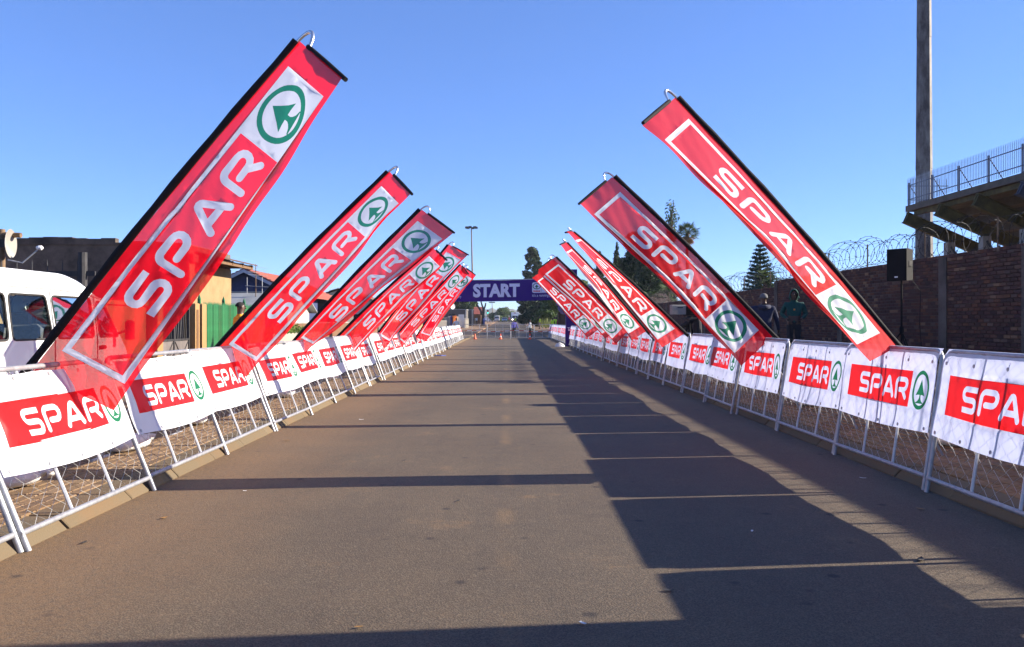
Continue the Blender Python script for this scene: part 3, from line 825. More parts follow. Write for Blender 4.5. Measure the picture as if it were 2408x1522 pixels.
for i, (x, y) in enumerate([(4.75, 6.3), (4.7, 8.75), (4.7, 12.9), (4.7, 17.9)]):
    sandbag((x, y, verge_r(x, y)+.016), 1.2+i*.7, 'white sandbag behind the barriers ' + ['showing under the backlit banner beside the loudspeaker flag', 'at the foot of the loudspeaker flag', 'at the foot of the flag by the navy-jacketed man', 'at the foot of the twisted flag by the camera'][i], 10+i)

# ================================================================== START GANTRY
def font_mesh(txt, size, m, bold=0.0, ital=0.0, extr=.004):
    cu = bpy.data.curves.new('t', 'FONT'); cu.body = txt; cu.size = size; cu.offset = bold; cu.shear = ital; cu.extrude = extr; cu.resolution_u = 3
    o = bpy.data.objects.new('t', cu); COL.objects.link(o)
    dg = bpy.context.evaluated_depsgraph_get(); dg.update()
    me = bpy.data.meshes.new_from_object(o.evaluated_get(dg)); bpy.data.objects.remove(o)
    me.materials.clear(); me.materials.append(m)
    xs = [v.co.x for v in me.vertices]; ys = [v.co.y for v in me.vertices]
    return me, min(xs), max(xs), min(ys), max(ys)
def lettering(name, txt, x0, x1, z0, z1, y, m, parent, bold=0.0, ital=0.0, yaw=0.0, roll=0.0):
    me, a, b, c, d = font_mesh(txt, 1.0, m, bold, ital)
    sx, sz = (x1-x0)/(b-a), (z1-z0)/(d-c)
    for v in me.vertices:
        X, Z = (v.co.x-a)*sx + x0, (v.co.y-c)*sz + z0
        v.co = (X, y - v.co.z, Z + roll*X)
    return mesh_obj(name, me, parent)
GY = 50.0
ga = empty('start_gantry', (0, GY, 0)); tag(ga, 'purple start banner strung between two purple fabric columns over the road', 'gantry')
XL, XR = D(1009, 0, GY).x, D(1343, 0, GY).x
ROLL = .016
def gcol(x, h):
    b = MB(); n = 12
    for j in range(n):
        pass
    vs_, fs = [], []
    for j in range(n+1):
        z = h*j/n
        for (a, c) in ((-1, -1), (1, -1), (1, 1), (-1, 1)):
            vs_.append((x + a*(.33 + .015*sin(j*1.7+a)), c*(.30 + .015*cos(j*2.1+c)), z))
    for j in range(n):
        for k in range(4): fs.append((j*4+k, j*4+(k+1) % 4, (j+1)*4+(k+1) % 4, (j+1)*4+k))
    fs.append(tuple(n*4+k for k in range(4)))
    return b.add(vs_, fs).build('column', M['purple'], ga)
gcol(XL, 4.0); cr = gcol(XR, 4.62)
z0, z1 = D(0, 707, GY).z, D(0, 659.5, GY).z
vs_, fs = [], []; nx, nz = 48, 10
for j in range(nz+1):
    for i in range(nx+1):
        u, v = i/nx, j/nz; x = XL + .3 + (XR-XL-.6)*u
        vs_.append((x, -.32 + .010*sin(13*u+2*v)+.014*sin(5*v+9*u), z0 + (z1-z0)*v + ROLL*x - .05*sin(pi*u)*(1-v) + .03*sin(9*u)*(v > .99)*.6))
for j in range(nz):
    for i in range(nx): fs.append((j*(nx+1)+i, j*(nx+1)+i+1, (j+1)*(nx+1)+i+1, (j+1)*(nx+1)+i))
MB().add(vs_, fs).build('banner_cloth', M['purple'], ga, True, fix=False)
MB().tube([(XL, -.28, z1+.02+ROLL*XL), (XR, -.28, z1+.02+ROLL*XR)], .03, 8).build('cross_tube', M['galv'], ga)
def gx_(xd): return D(xd, 0, GY).x
def gz_(yd): return D(0, yd, GY).z
lettering('lettering', 'START', gx_(1113), gx_(1222), gz_(699.5), gz_(667.5), -.36, M['purple_white'], ga, bold=.048, roll=ROLL*.8)
for xd in (1251, 1049.5):
    x0c, x1c = gx_(xd), gx_(xd+36); yo = 0
    sub = MB(); r = .10; a, b_, c, d = x0c, x1c, gz_(690.5), gz_(666)
    pts = []
    for cx, cz, t0 in ((b_-r, c+r, -90), (b_-r, d-r, 0), (a+r, d-r, 90), (a+r, c+r, 180)):
        for q in range(4): an = radians(t0 + 30*q); pts.append((cx + r*cos(an), -.365, cz + r*sin(an) + ROLL*cx))
    card = sub.prism(pts, (0, .012, 0)).build('logo_card', M['purple_white'], ga)
    em = Art(.5, .5, 2, 2); em.circle((.25, .25), .245, 1); em.emblem((.25, .25), .24, 1, 2)
    co, F, mi = em.mesh2d(); keep = np.hypot(co[F].mean(axis=1)[:, 0]-.25, co[F].mean(axis=1)[:, 1]-.25) < .24
    cx, cz = x0c+.27, gz_(675) + ROLL*x0c
    me = art_mesh('emblem', co, F[keep], mi[keep], lambda u, v: np.stack([u-.25+cx, 0*u-.372, (v-.25)*.78+cz], axis=1), [M['purple_white'], M['purple_white'], M['pvc_green']], False)
    mesh_obj('emblem', me, card)
    bx = MB().b2((x0c+.07, -.373, gz_(688)+ROLL*x0c), (x0c+.47, -.366, gz_(684.6)+ROLL*x0c)).build('red_box', M['pvc_red'], card)
    lettering('lettering', 'SPAR', x0c+.10, x0c+.44, gz_(687.5), gz_(685.1), -.376, M['purple_white'], card, roll=ROLL)
    MB().b2((x0c+.53, -.373, gz_(688)), (x0c+.545, -.366, gz_(671))).build('divider', M['purple'], card)
    lettering('slogan', "it's a running party", x0c, x0c + 1.45 if xd > 1200 else x0c+.92, gz_(701.5), gz_(693), -.352, M['purple_white'], ga, ital=.12, roll=ROLL)
lettering('lettering', 'THEM', XR-.25, XR+.3, gz_(772.5), gz_(767), -.335, M['purple_white'], ga, bold=.02, roll=-.02)
MB().b2((XR-.2, -.335, gz_(778)), (XR+.28, -.325, gz_(774.6))).build('label_strip', M['purple_white'], ga)
# white plastic sheet bunched at the column foot
b = MB(); rr = random.Random(8)
ps = [(.30*cos(a)*q + .05*sin(3*a), .17*sin(a)*q, .01 + .17*(1-q)**.8 + rr.uniform(0, .13)*(q < 1)) for q in (1, .7, .4, .12) for a in [2*pi*k/12 for k in range(12)]]
b.add(ps, [(i*12+k, i*12+(k+1) % 12, (i+1)*12+(k+1) % 12, (i+1)*12+k) for i in range(3) for k in range(12)] + [tuple(36+k for k in range(12))])
o = b.build('plastic_sheet', M['paper'], None, 40, (XR-.75, GY-1.2, 0)); tag(o, 'crumpled white plastic sheet on the road at the purple column foot', 'sheet')

# ================================================================== TRAFFIC CONES
def cone(x, y, lab, stripe):
    t = empty('traffic_cone', (x, y, 0)); tag(t, lab, 'cone', 'cones before the closed road')
    MB().cbox((0, 0, .018), (.34, .34, .034), .008).build('base', M['cone'], t)
    MB().lathe((0, 0, .03), [(.125, 0), (.105, .06), (.068, .22), (.03, .42), (.022, .45), (.012, .45)], 16).build('body', M['cone'], t, 40)
    if stripe: MB().lathe((0, 0, .03), [(.0865, .15), (.064, .255)], 16).build('collar', M['reflect'], t, True)
CY = 69.2
for xd, st, lb in ((1117, False, 'plain orange traffic cone, no collar, before the barriers closing the road'), (1177, True, 'orange traffic cone with pale collar, before the purple-jacketed person'), (1246, True, 'orange traffic cone with pale collar, at the feet of the white-jacketed person')):
    cone(D(xd, 0, CY).x, CY, lb, st)

# ================================================================== BRICK WALL
WX, WB = 10.1, .50
wall = empty('brick_wall', (WX, 40, WB)); tag(wall, 'long dark brick boundary wall with piers, topped by razor wire', 'wall')
def wtop(y):
    return 2.95 if y < 31 else (2.72 if y < 46 else 2.62)
bk = MB()
for (ya, yb) in ((-2, 31), (31, 46), (46, 66)):
    bk.b2((.012, ya-40, 0), (.22, yb-40, wtop((ya+yb)/2)-WB-.01))
bk.build('mortar_core', M['mortar'], wall)
BL, BHt = .232, .0815
brick_me = MB().cbox((0, 0, 0), (BL-.014, BHt-.013, .05), .005).mesh('brick', M['brick'])
cells = []; rk = random.Random(31)
for yy0, yy1 in ((-2, 31), (31, 46), (46, 66)):
    nc = int((wtop((yy0+yy1)/2)-WB)/BHt)
    for c in range(nc):
        y = yy0 + (BL/2 if c % 2 else 0)
        while y < yy1 - BL*.4:
            cells.append((y + BL/2, WB + (c+.5)*BHt)); y += BL
def key(c):
    vis = 16.0 < c[0] < 24 and c[1] > .98
    return (0 if vis else 1, c[0])
cells.sort(key=key)
RM = Matrix(((0, 0, -1), (1, 0, 0), (0, -1, 0)))   # piece x->wall y, piece y->-z, piece z->-x
rest = MB(); cnt = 0
proto = MB().cbox((0, 0, 0), (BL-.014, BHt-.013, .05), .005)
pv = [Vector(p) for p in proto.v]
for (y, z) in cells:
    j = rk.uniform(-.004, .004); rot = rk.uniform(-.015, .015)
    if cnt < 300:
        o = mesh_obj('brick', brick_me, wall); Mx = RM.to_4x4() @ Matrix.Rotation(rot, 4, 'Z'); Mx.translation = (j-.006, y-40, z-WB); o.matrix_local = Mx; cnt += 1
    else:
        rest.add([RM @ p + Vector((j-.006, y-40, z-WB)) for p in pv], proto.f)
o = rest.build('brick_field', M['brick'], wall, fix=False); o['kind'] = 'stuff'
for yp in (1.0, 4.2, 7.2, 10.2, 13.1, 16.0, 19.1, 25.0, 30.9, 37.0, 42.0, 46.0, 52.0, 58.0, 65.5):
    h = wtop(yp-.5) - WB
    MB().b2((-.055, yp-40-.17, 0), (-.0335, yp-40+.17, h+.02)).build('pier', M['soot'], wall)
cap = MB()
for yy0, yy1 in ((-2, 31), (31, 46), (46, 66)):
    y = yy0
    while y < yy1-.05:
        cap.cbox((.10, y+.055-40, wtop((yy0+yy1)/2)-WB+.035+rk.uniform(-.006, .006)), (.26, .10, .075), .006); y += .112
o = cap.build('coping', M['brick'], wall, fix=False); o['kind'] = 'stuff'

# razor wire: coil, posts, straight strands
rw = empty('razor_wire_coil', (WX+.1, 40, 2.95)); tag(rw, 'loose coils of razor wire on iron posts along the brick wall top', 'wire')
pts = []; rz_ = random.Random(12); turns = 180; seg = 18
for i in range(turns*seg):
    q = i/(turns*seg); yy = 0 + 65*q; a = 2*pi*i/seg
    R_ = .36 + .06*sin(q*70) + .04*sin(q*231)
    zt = wtop(yy) + .08 + R_*.98 + .06*sin(q*41)
    pts.append((R_*cos(a)*.95 + .02*sin(i*.37), yy-40 + .20*sin(a+q*9) + .02*sin(i*1.3), zt - 2.95 + R_*sin(a) + .015*sin(i*.9)))
w = MB(); w.tube(pts, .0065, 3, cap=False)
w.build('coil', M['steel_dark'], rw, fix=False)
bb = MB()
for i in range(0, len(pts)-1, 2):
    p, q = Vector(pts[i]), Vector(pts[i+1]); d = (q-p).normalized(); n_ = d.cross(Vector((.3, .9, .2))).normalized()
    bb.add([p-d*.022, p+n_*.022, p+d*.022, p-n_*.022], [(0, 1, 2, 3)])
o = bb.build('barbs', M['steel_dark'], rw, fix=False); o['kind'] = 'stuff'
for yp in (2.2, 5.2, 8.2, 11.2, 14.2, 17.2, 20.2, 23.4, 26.2, 28.9, 32.0, 35.5, 39, 43, 47.5, 52, 57, 62):
    MB().tube([(0, yp-40, wtop(yp)-2.95-.05), (0, yp-40, wtop(yp)-2.95+.72)], .02, 6).build('iron_post', M['rust'], rw)
for hz in (.12, .40, .70):
    for ya, yb in ((0, 31), (31, 46), (46, 65)):
        MB().tube([(.0, ya-40, wtop(ya+1)-2.95+hz), (0, yb-40, wtop(ya+1)-2.95+hz)], .004, 3).build('strand', M['steel_dark'], rw)

# ================================================================== STADIUM STAND
SX, SY0, SY1, SZ = 21.0, 22.0, 43.6, 7.55
st = empty('stadium_stand', (SX, SY0, .5)); tag(st, 'raised stadium terrace with railings seen from below behind the brick wall', 'stand')
def sp(x, y, z): return (x, y-SY0, z-.5)
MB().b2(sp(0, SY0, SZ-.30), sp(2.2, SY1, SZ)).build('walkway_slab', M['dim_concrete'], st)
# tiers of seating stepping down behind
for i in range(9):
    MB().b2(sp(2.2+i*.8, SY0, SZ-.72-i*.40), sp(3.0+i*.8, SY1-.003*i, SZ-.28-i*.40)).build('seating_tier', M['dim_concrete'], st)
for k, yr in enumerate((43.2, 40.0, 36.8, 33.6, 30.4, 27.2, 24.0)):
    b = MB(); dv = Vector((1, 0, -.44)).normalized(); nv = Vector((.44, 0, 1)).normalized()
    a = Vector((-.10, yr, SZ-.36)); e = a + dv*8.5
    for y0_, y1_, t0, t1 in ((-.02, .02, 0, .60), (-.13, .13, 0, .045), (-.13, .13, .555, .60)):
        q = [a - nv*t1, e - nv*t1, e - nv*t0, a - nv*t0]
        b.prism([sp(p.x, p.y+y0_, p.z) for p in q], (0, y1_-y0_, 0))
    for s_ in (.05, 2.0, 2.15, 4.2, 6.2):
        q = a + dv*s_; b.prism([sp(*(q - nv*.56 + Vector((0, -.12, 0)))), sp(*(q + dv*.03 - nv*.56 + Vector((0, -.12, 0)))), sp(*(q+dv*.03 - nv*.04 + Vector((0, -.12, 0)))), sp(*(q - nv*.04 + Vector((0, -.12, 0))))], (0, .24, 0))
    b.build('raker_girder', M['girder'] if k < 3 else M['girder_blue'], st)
    for xc in (2.1, 6.2):
        zt = SZ - .36 - .44*(xc+.1) - .62
        MB().b2(sp(xc-.2, yr-.2, .5), sp(xc+.2, yr+.2, zt)).build('column', M['concrete'], st)
for k, (ya, yb) in enumerate(((43.2, 40.0), (40.0, 36.8), (36.8, 33.6), (33.6, 30.4))):
    for (a, b_) in ((ya, yb), (yb, ya)):
        MB().tube([sp(2.1, a, 2.6), sp(2.1, b_, 5.5)], .06, 5).build('brace', M['steel_dark'], st)
# tie beam under the walkway edge
MB().b2(sp(.25, SY0, SZ-.52), sp(.45, SY1-.4, SZ-.305)).build('edge_beam', M['girder'], st)
# railing
rail = empty('terrace_railing', (SX, SY0, SZ)); tag(rail, 'dark blue palisade railing along the stadium terrace edge', 'railing')
def rp(x, y, z): return (x, y-SY0, z)
pale = MB().b2((-.008, -.010, 0), (.008, .010, 1.30)).add([(-.008, -.010, 1.30), (.008, -.010, 1.30), (.008, .010, 1.30), (-.008, .010, 1.30), (0, 0, 1.42)], [(0, 1, 4), (1, 2, 4), (2, 3, 4), (3, 0, 4)]).mesh('pale', M['galv'])
y = SY0 + .1
while y < SY1-.05:
    mesh_obj('pale', pale, rail, rp(.06, y, .06)); y += .125
x = .25
while x < 2.2:
    mesh_obj('pale', pale, rail, rp(x, SY1-.06, .06), (0, 0, pi/2)); x += .125
for z in (.32, 1.05):
    MB().b2(rp(.075, SY0, z-.02), rp(.11, SY1-.05, z+.02)).build('rail', M['navy_rail'], rail)
    MB().b2(rp(.11, SY1-.10, z-.02), rp(2.2, SY1-.075, z+.02)).build('rail', M['navy_rail'], rail)
for yp in [SY1-.05-i*2.4 for i in range(9)]:
    MB().b2(rp(.115, yp-.04, -.25), rp(.19, yp+.04, 1.22)).build('post', M['navy_rail'], rail)
    MB().tube([rp(.15, yp, 1.15), rp(.9, yp, .02)], .025, 5).build('stay', M['navy_rail'], rail)

# floodlight mast behind the terrace
mp_ = D(2173, 600, 47.5)
fm = empty('floodlight_mast', (mp_.x, 47.5, .3)); tag(fm, 'huge weathered octagonal floodlight mast rising behind the terrace', 'mast')
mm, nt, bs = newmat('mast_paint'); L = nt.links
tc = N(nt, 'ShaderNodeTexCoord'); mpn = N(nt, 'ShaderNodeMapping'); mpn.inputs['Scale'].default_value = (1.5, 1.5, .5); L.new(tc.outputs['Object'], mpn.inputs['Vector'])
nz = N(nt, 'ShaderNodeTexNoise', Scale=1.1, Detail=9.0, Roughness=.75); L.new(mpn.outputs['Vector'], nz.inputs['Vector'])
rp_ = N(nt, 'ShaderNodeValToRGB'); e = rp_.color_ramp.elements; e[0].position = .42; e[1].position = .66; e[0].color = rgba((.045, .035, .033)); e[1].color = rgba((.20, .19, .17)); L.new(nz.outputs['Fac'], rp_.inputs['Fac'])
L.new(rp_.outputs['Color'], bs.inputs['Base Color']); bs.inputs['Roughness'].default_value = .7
prof = []; zz = [0, 5.2, 9.9, 10.0, 17.4, 17.5, 27, 36]
for i, z in enumerate(zz): prof.append((.50 - .0065*z, z))
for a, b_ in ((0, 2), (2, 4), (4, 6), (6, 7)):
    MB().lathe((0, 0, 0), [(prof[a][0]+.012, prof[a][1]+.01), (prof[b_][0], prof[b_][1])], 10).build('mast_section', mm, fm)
MB().b2((-2.2, -.3, 36.0), (2.2, .3, 36.25)).b2((-2.2, -.3, 37.4), (2.2, .3, 37.6)).build('lamp_frame', M['galv'], fm)
for i in range(5): MB().lathe((-1.8+i*.9, -.35, 36.8), [(.05, .2), (.32, -.15), (.32, -.2)], 12, axis='Y').build('lamp', M['alu'], fm)

# ================================================================== LOUDSPEAKER ON STAND
SPY = 15.6
pc = D(2120, 624, SPY); gz0 = verge_r(pc.x, SPY)
ss = empty('speaker_stand', (pc.x, SPY, gz0)); tag(ss, 'black tripod speaker stand on the shaded verge before the brick wall', 'stand')
MB().tube([(0, 0, .3), (0, 0, pc.z-gz0-.28)], .019, 8).build('pole', M['black'], ss, 50)
MB().lathe((0, 0, .78), [(.03, 0), (.04, .03), (.04, .1), (.03, .13)], 10).build('collar', M['black'], ss)
for k in range(3):
    a = 2*pi*k/3 + .5
    MB().tube([(0, 0, .82), (.50*cos(a), .50*sin(a), .02)], .014, 6).build('leg', M['black'], ss)
    MB().tube([(0, 0, .36), (.26*cos(a), .26*sin(a), .41)], .010, 6).build('brace', M['black'], ss)
sk = empty('loudspeaker', (pc.x, SPY, pc.z-.30), (0, 0, radians(-53))); tag(sk, 'black trapezoid loudspeaker cabinet on the tripod stand', 'loudspeaker')
b = MB(); w1, w2, dp, h = .19, .125, .36, .60
vs_ = [(-w1, -dp/2, 0), (w1, -dp/2, 0), (w2, dp/2, .02), (-w2, dp/2, .02)]
b.add(vs_ + [(x, y, h) for x, y, _ in vs_], [(3, 2, 1, 0), (4, 5, 6, 7), (0, 1, 5, 4), (1, 2, 6, 5), (2, 3, 7, 6), (3, 0, 4, 7)]).build('cabinet', M['black'], sk)
MB().b2((-w1+.02, -dp/2-.014, .03), (w1-.02, -dp/2-.003, h-.03)).build('grille', M['black'], sk)
MB().b2((-.03, -dp/2-.019, .06), (.03, -dp/2-.015, .085)).build('badge', M['reflect'], sk)
MB().b2((w1-.03, -.06, h*.45), (w1-.012, .06, h*.62)).build('handle_recess', M['rubber'], sk)
cb = MB(); cb.tube([(.10, .1, .08), (.26, .2, -.2), (.20, .28, -.8), (.28, .2, -1.3), (.15, .12, -1.9)], .006, 5).build('cable', M['black'], sk)

# ================================================================== DARK STACK OF BOARDS, CAMERA RIG
db = empty('board_stack', D(1495, 0, 27.0) * Vector((1, 1, 0)) if False else (4.75, 27.0, verge_r(4.75, 27)+.01)); tag(db, 'stack of dark blue-black boards behind the backlit banners', 'boards')
for i in range(9):
    MB().b2((-.55 + .02*sin(i*3), -.6, i*.125), (.75 + .02*cos(i*2), .6, i*.125+.095)).build('board', M['navy'], db)

# ================================================================== TREES
def leaves(name, clumps, n, size, m, seed, parent, flat=0.0, aspect=1.8):
    """many small leaf faces spread through clumps: list of (centre, radii)"""
    g = np.random.default_rng(seed); vol = np.array([r[0]*r[1]*r[2] for _, r in clumps])**.7; vol /= vol.sum()
    idx = g.choice(len(clumps), n, p=vol)
    c = np.array([k[0] for k in clumps])[idx]; r = np.array([k[1] for k in clumps])[idx]
    d = g.normal(size=(n, 3)); d /= np.linalg.norm(d, axis=1)[:, None]
    rad = g.uniform(.35, 1.0, n)**.55 + g.normal(0, .06, n)
    P = c + d*r*rad[:, None]
    nr = d + g.normal(0, .7, (n, 3)); nr[:, 2] += flat; nr /= np.linalg.norm(nr, axis=1)[:, None]
    a = g.normal(size=(n, 3)); t = np.cross(nr, a); t /= np.linalg.norm(t, axis=1)[:, None]; bt = np.cross(nr, t)
    s = size*g.uniform(.6, 1.4, n)[:, None]
    V = np.stack([P - t*s*aspect*.5, P + bt*s*.35, P + t*s*aspect*.5, P - bt*s*.35], axis=1).reshape(-1, 3)
    F = np.arange(4*n).reshape(-1, 4)
    me = bpy.data.meshes.new(name); me.from_pydata(V.tolist(), [], F.tolist()); me.materials.append(m)
    return mesh_obj(name, me, parent)
def limb(b, p, q, r0, r1, rg, n=5, w=.12):
    p, q = Vector(p), Vector(q); L_ = (q-p).length
    pts = [p.lerp(q, i/n) + Vector((rg.uniform(-w, w), rg.uniform(-w, w), 0))*L_*.25*(0 < i < n) for i in range(n+1)]
    b.tube(pts, [r0 + (r1-r0)*i/n for i in range(n+1)], 6)
    return pts
def tree(x, y, h, rad, kind, seed, label, name='tree', n=5000, leaf=.22, m='leaf_mid', trunk_h=None, group=None, z=None, lower=0.0):
    rg = random.Random(seed); z = ground_z(x, y) if z is None else z
    t = empty(name, (x, y, z)); tag(t, label, 'tree', group)
    th = trunk_h if trunk_h is not None else h*.35
    b = MB(); r0 = max(.10, h*.022)
    b.tube([(0, 0, -.2), (rg.uniform(-.1, .1), 0, th*.5), (rg.uniform(-.2, .2), rg.uniform(-.2, .2), th), (0, 0, th + (h-th)*.6)], [r0*1.3, r0, r0*.8, r0*.2], 8)
    cl = []
    if kind == 'round':
        nb = 16
        for i in range(nb):
            a = rg.uniform(0, 6.28); e = rg.uniform(0, 1); rr = rad*sqrt(rg.uniform(.1, .85)); zc = th*.9 + lower + (h-th)*(.08 + .80*e)*(1 - .25*(rr/rad))
            rr *= (1 - .45*max(0, e-.45))
            c = (rr*cos(a), rr*sin(a), zc); s = rad*rg.uniform(.24, .42)
            cl.append((c, (s, s, s*rg.uniform(.6, .9))))
            limb(b, (0, 0, th*.8 + rg.uniform(0, .3)*(h-th)), c, r0*.4, r0*.1, rg, 4)
    elif kind == 'tall':
        for i in range(34):
            a = i*2.4 + rg.uniform(-.4, .4); e = (i+.5)/34; R_ = rad*sin(pi*(.16 + .78*e))**.8*rg.uniform(.35, .95); zc = th*.7 + (h-th*.7)*e
            c = (R_*cos(a)*.85, R_*sin(a)*.85, zc); s = rad*rg.uniform(.26, .42)*(1-.35*e)
            cl.append((c, (s, s, s*rg.uniform(.7, 1.0))))
            if i % 2: limb(b, (0, 0, max(.3, zc-1.2)), c, r0*.3, r0*.08, rg, 4)
    elif kind == 'conifer':
        nb = 26
        for i in range(nb):
            e = (i+.5)/nb; a = i*2.4 + rg.uniform(-.4, .4); R_ = rad*(1-e)**.8*rg.uniform(.55, 1.05); zc = th + (h-th)*e
            cl.append(((R_*.55*cos(a), R_*.55*sin(a), zc), (max(.25, R_*.55), max(.25, R_*.55), (h-th)*.05 + .3)))
            if i % 2: limb(b, (0, 0, zc-.2), (R_*.8*cos(a), R_*.8*sin(a), zc+.1), r0*.3, .02, rg, 3)
    elif kind == 'column':
        for i in range(12):
            e = (i+.5)/12; s = rad*(sin(pi*min(1, e*.75+.2)))
            cl.append(((rg.uniform(-.15, .15)*rad, rg.uniform(-.15, .15)*rad, th + (h-th)*e), (s, s, (h-th)/14)))
    elif kind == 'sparse':
        for i in range(18):
            a = rg.uniform(0, 6.28); e = rg.uniform(.05, 1); R_ = rad*rg.uniform(.2, 1)*(1.1-e*.6); c = (R_*cos(a), R_*sin(a), th + (h-th)*e)
            limb(b, (0, 0, th + (h-th)*e*.6), c, r0*.3, .02, rg, 4, .3); 
            for q in range(5):
                f = .35 + .65*q/4; s = rad*rg.uniform(.10, .26)
                cl.append(((c[0]*f + rg.uniform(-.2, .2), c[1]*f, th + (h-th)*e*(.6+.4*f) + rg.uniform(-.2, .2)), (s, s, s*1.2)))
    b.build('trunk', M['bark'], t, 60)
    leaves('crown', cl, n, leaf, M[m], seed+100, t)
    return t
def px(xd, Y): return (xd-VPX)/FPX*Y
GT = 'trees beyond the closed road'
tree(px(1254, 175), 175, 15.9, 3.6, 'tall', 3, 'tall dark bushy conifer rising beside the start banner', 'pine_tree', 8000, .42, 'leaf_dark', 2.0)
tree(px(1290, 165), 165, 13.5, 4.8, 'round', 4, 'dense dark tree behind the flags closest to the start banner', 'tree', 8000, .40, 'leaf_dark', 2.0, GT)
tree(px(1263, 150), 150, 6.6, 3.0, 'round', 5, 'low dark spreading tree above the truck and the hi-vis marshals', 'tree', 7000, .30, 'leaf_dark', .8, GT, lower=-.4)
tree(px(1297, 140), 140, 6.8, 3.2, 'round', 6, 'bright-topped bushy tree beside the aloes', 'tree', 7000, .26, 'leaf_mid', .9, GT, lower=-.4)
tree(px(1330, 150), 150, 7.5, 4.0, 'round', 16, 'dark bushy tree behind the purple column', 'tree', 6000, .30, 'leaf_dark', 1.0, GT, lower=-.4)
tree(px(1340, 120), 120, 8.2, 3.0, 'round', 7, 'yellow-green tree behind the two narrow twisted flags', 'tree', 6000, .24, 'leaf_light', 2.2)
tree(px(1368, 100), 100, 6.4, 2.6, 'round', 8, 'jacaranda with violet blossom behind the narrow twisted flags', 'jacaranda_tree', 6000, .20, 'jacaranda', 1.8)
tree(px(1410, 110), 110, 9.8, 2.8, 'conifer', 9, 'feathery dark conifer between the narrow flags and the cypress', 'pine_tree', 6000, .30, 'leaf_dark', 2.0)
tree(px(1449, 105), 105, 10.6, .75, 'column', 10, 'slim pointed cypress above the flags', 'cypress_tree', 5000, .20, 'leaf_dark', 1.0)
tree(px(1468, 100), 100, 9.0, 2.4, 'round', 17, 'light green tree at the foot of the slim cypress', 'tree', 5000, .22, 'leaf_mid', 2.0)
tree(px(1500, 95), 95, 10.6, 2.9, 'tall', 11, 'broad dark pine beside the slim cypress', 'pine_tree', 9000, .30, 'leaf_dark', 2.5)
tree(px(1552, 90), 90, 9.0, 3.4, 'tall', 12, 'dark dense tree right of the broad pine, behind the navy-jacket flag'.replace(' right of', ' beyond'), 'tree', 7000, .26, 'leaf_dark', 2.2)
tree(px(1577, 80), 80, 12.7, 1.5, 'sparse', 13, 'thin open-crowned tree top showing above the leaning flag', 'tree', 800, .17, 'leaf_mid', 6.0)
tree(px(1528, 84), 84, 6.4, 2.6, 'tall', 19, 'dark dense tree low behind the tiled roof', 'tree', 6000, .22, 'leaf_dark', 1.0)
# Norfolk pine: tiers of level branches
def norfolk(x, y, h, rad):
    t = empty('norfolk_pine', (x, y, ground_z(x, y))); tag(t, 'norfolk pine with level tiers of branches behind the razor wire', 'tree')
    b = MB(); b.tube([(0, 0, -.2), (0, 0, h)], [.24, .03], 7); rg = random.Random(5); cl = []
    nt_ = 17
    for i in range(nt_):
        z = 1.6 + (h-1.8)*i/(nt_-1); R_ = rad*(1-(i/(nt_-.4)))**.75 + .12
        for k in range(7):
            a = 2*pi*k/7 + i*.7 + rg.uniform(-.2, .2); e = (R_*cos(a), R_*sin(a), z + R_*.22)
            b.tube([(0, 0, z), (R_*.5*cos(a), R_*.5*sin(a), z+.02), e], [.035, .025, .012], 4)
            for q in (.35, .6, .85, 1.0): cl.append(((e[0]*q, e[1]*q, z + R_*.22*q*q + .03), (R_*.17+.06, R_*.17+.06, .09)))
    b.build('trunk', M['bark'], t); leaves('crown', cl, 9000, .11, M['leaf_blue'], 55, t)
norfolk(px(1788, 62), 62, 6.75, 1.35)
# palms
def palm(x, y, h, R_, label, kind='fan', seed=1, name='palm_tree'):
    rg = random.Random(seed); t = empty(name, (x, y, ground_z(x, y))); tag(t, label, 'palm')
    MB().tube([(0, 0, -.2), (.05, 0, h*.4), (-.05, 0, h*.8), (0, 0, h)], [.26, .17, .14, .16], 8).build('trunk', M['bark_pale'], t, 60)
    def fronds(nf, e0, e1, m, nm, ln):
        b = MB()
        for i in range(nf):
            a = rg.uniform(0, 6.28); el = rg.uniform(e0, e1); d = Vector((cos(a)*cos(el), sin(a)*cos(el), sin(el))); sd = Vector((-sin(a), cos(a), 0)); up = sd.cross(d)
            L_ = ln*rg.uniform(.8, 1.1)
            if kind == 'fan':
                c = Vector((0, 0, h)) + d*L_*.5
                b.tube([Vector((0, 0, h)), c], .02, 3, cap=False)
                for k in range(11):
                    an = (k-5)*.24; dd = (d*cos(an) + sd*sin(an)).normalized(); e = c + dd*L_*.55 - Vector((0, 0, .18*L_*(abs(an)+.3)))
                    wv = dd.cross(up).normalized()*.035
                    mid = c.lerp(e, .5) + up*.02
                    b.add([c, mid+wv, e, mid-wv], [(0, 1, 2, 3)])
            else:
                P0 = Vector((0, 0, h)); prev = P0
                for k in range(1, 15):
                    q = k/14; p = P0 + d*L_*q - Vector((0, 0, L_*.55*q*q))
                    for sg in (-1, 1):
                        lf = p + sd*sg*L_*.22*sin(pi*min(1, q*.9+.1)) - Vector((0, 0, .12)) + d*.08
                        b.add([prev, p, lf], [(0, 1, 2)])
                    prev = p
        b.build(nm, M[m], t, fix=False)
    fronds(44 if kind == 'fan' else 30, -.5, 1.35, 'palm_leaf', 'crown', R_)
    if kind == 'fan': fronds(22, -1.4, -.6, 'palm_dead', 'dead_skirt', R_*.85)
    return t
palm(px(1617, 78), 78, 9.3, 1.25, 'tall fan palm with shaggy crown above the leaning flags', 'fan', 3)
palm(px(1800, 55), 55, 3.6, 1.9, 'feather palm with drooping fronds beside the norfolk pine', 'feather', 4)
palm(px(1568, 75), 75, 3.4, 2.2, 'feather palm with drooping fronds in front of the dark trees', 'feather', 6)
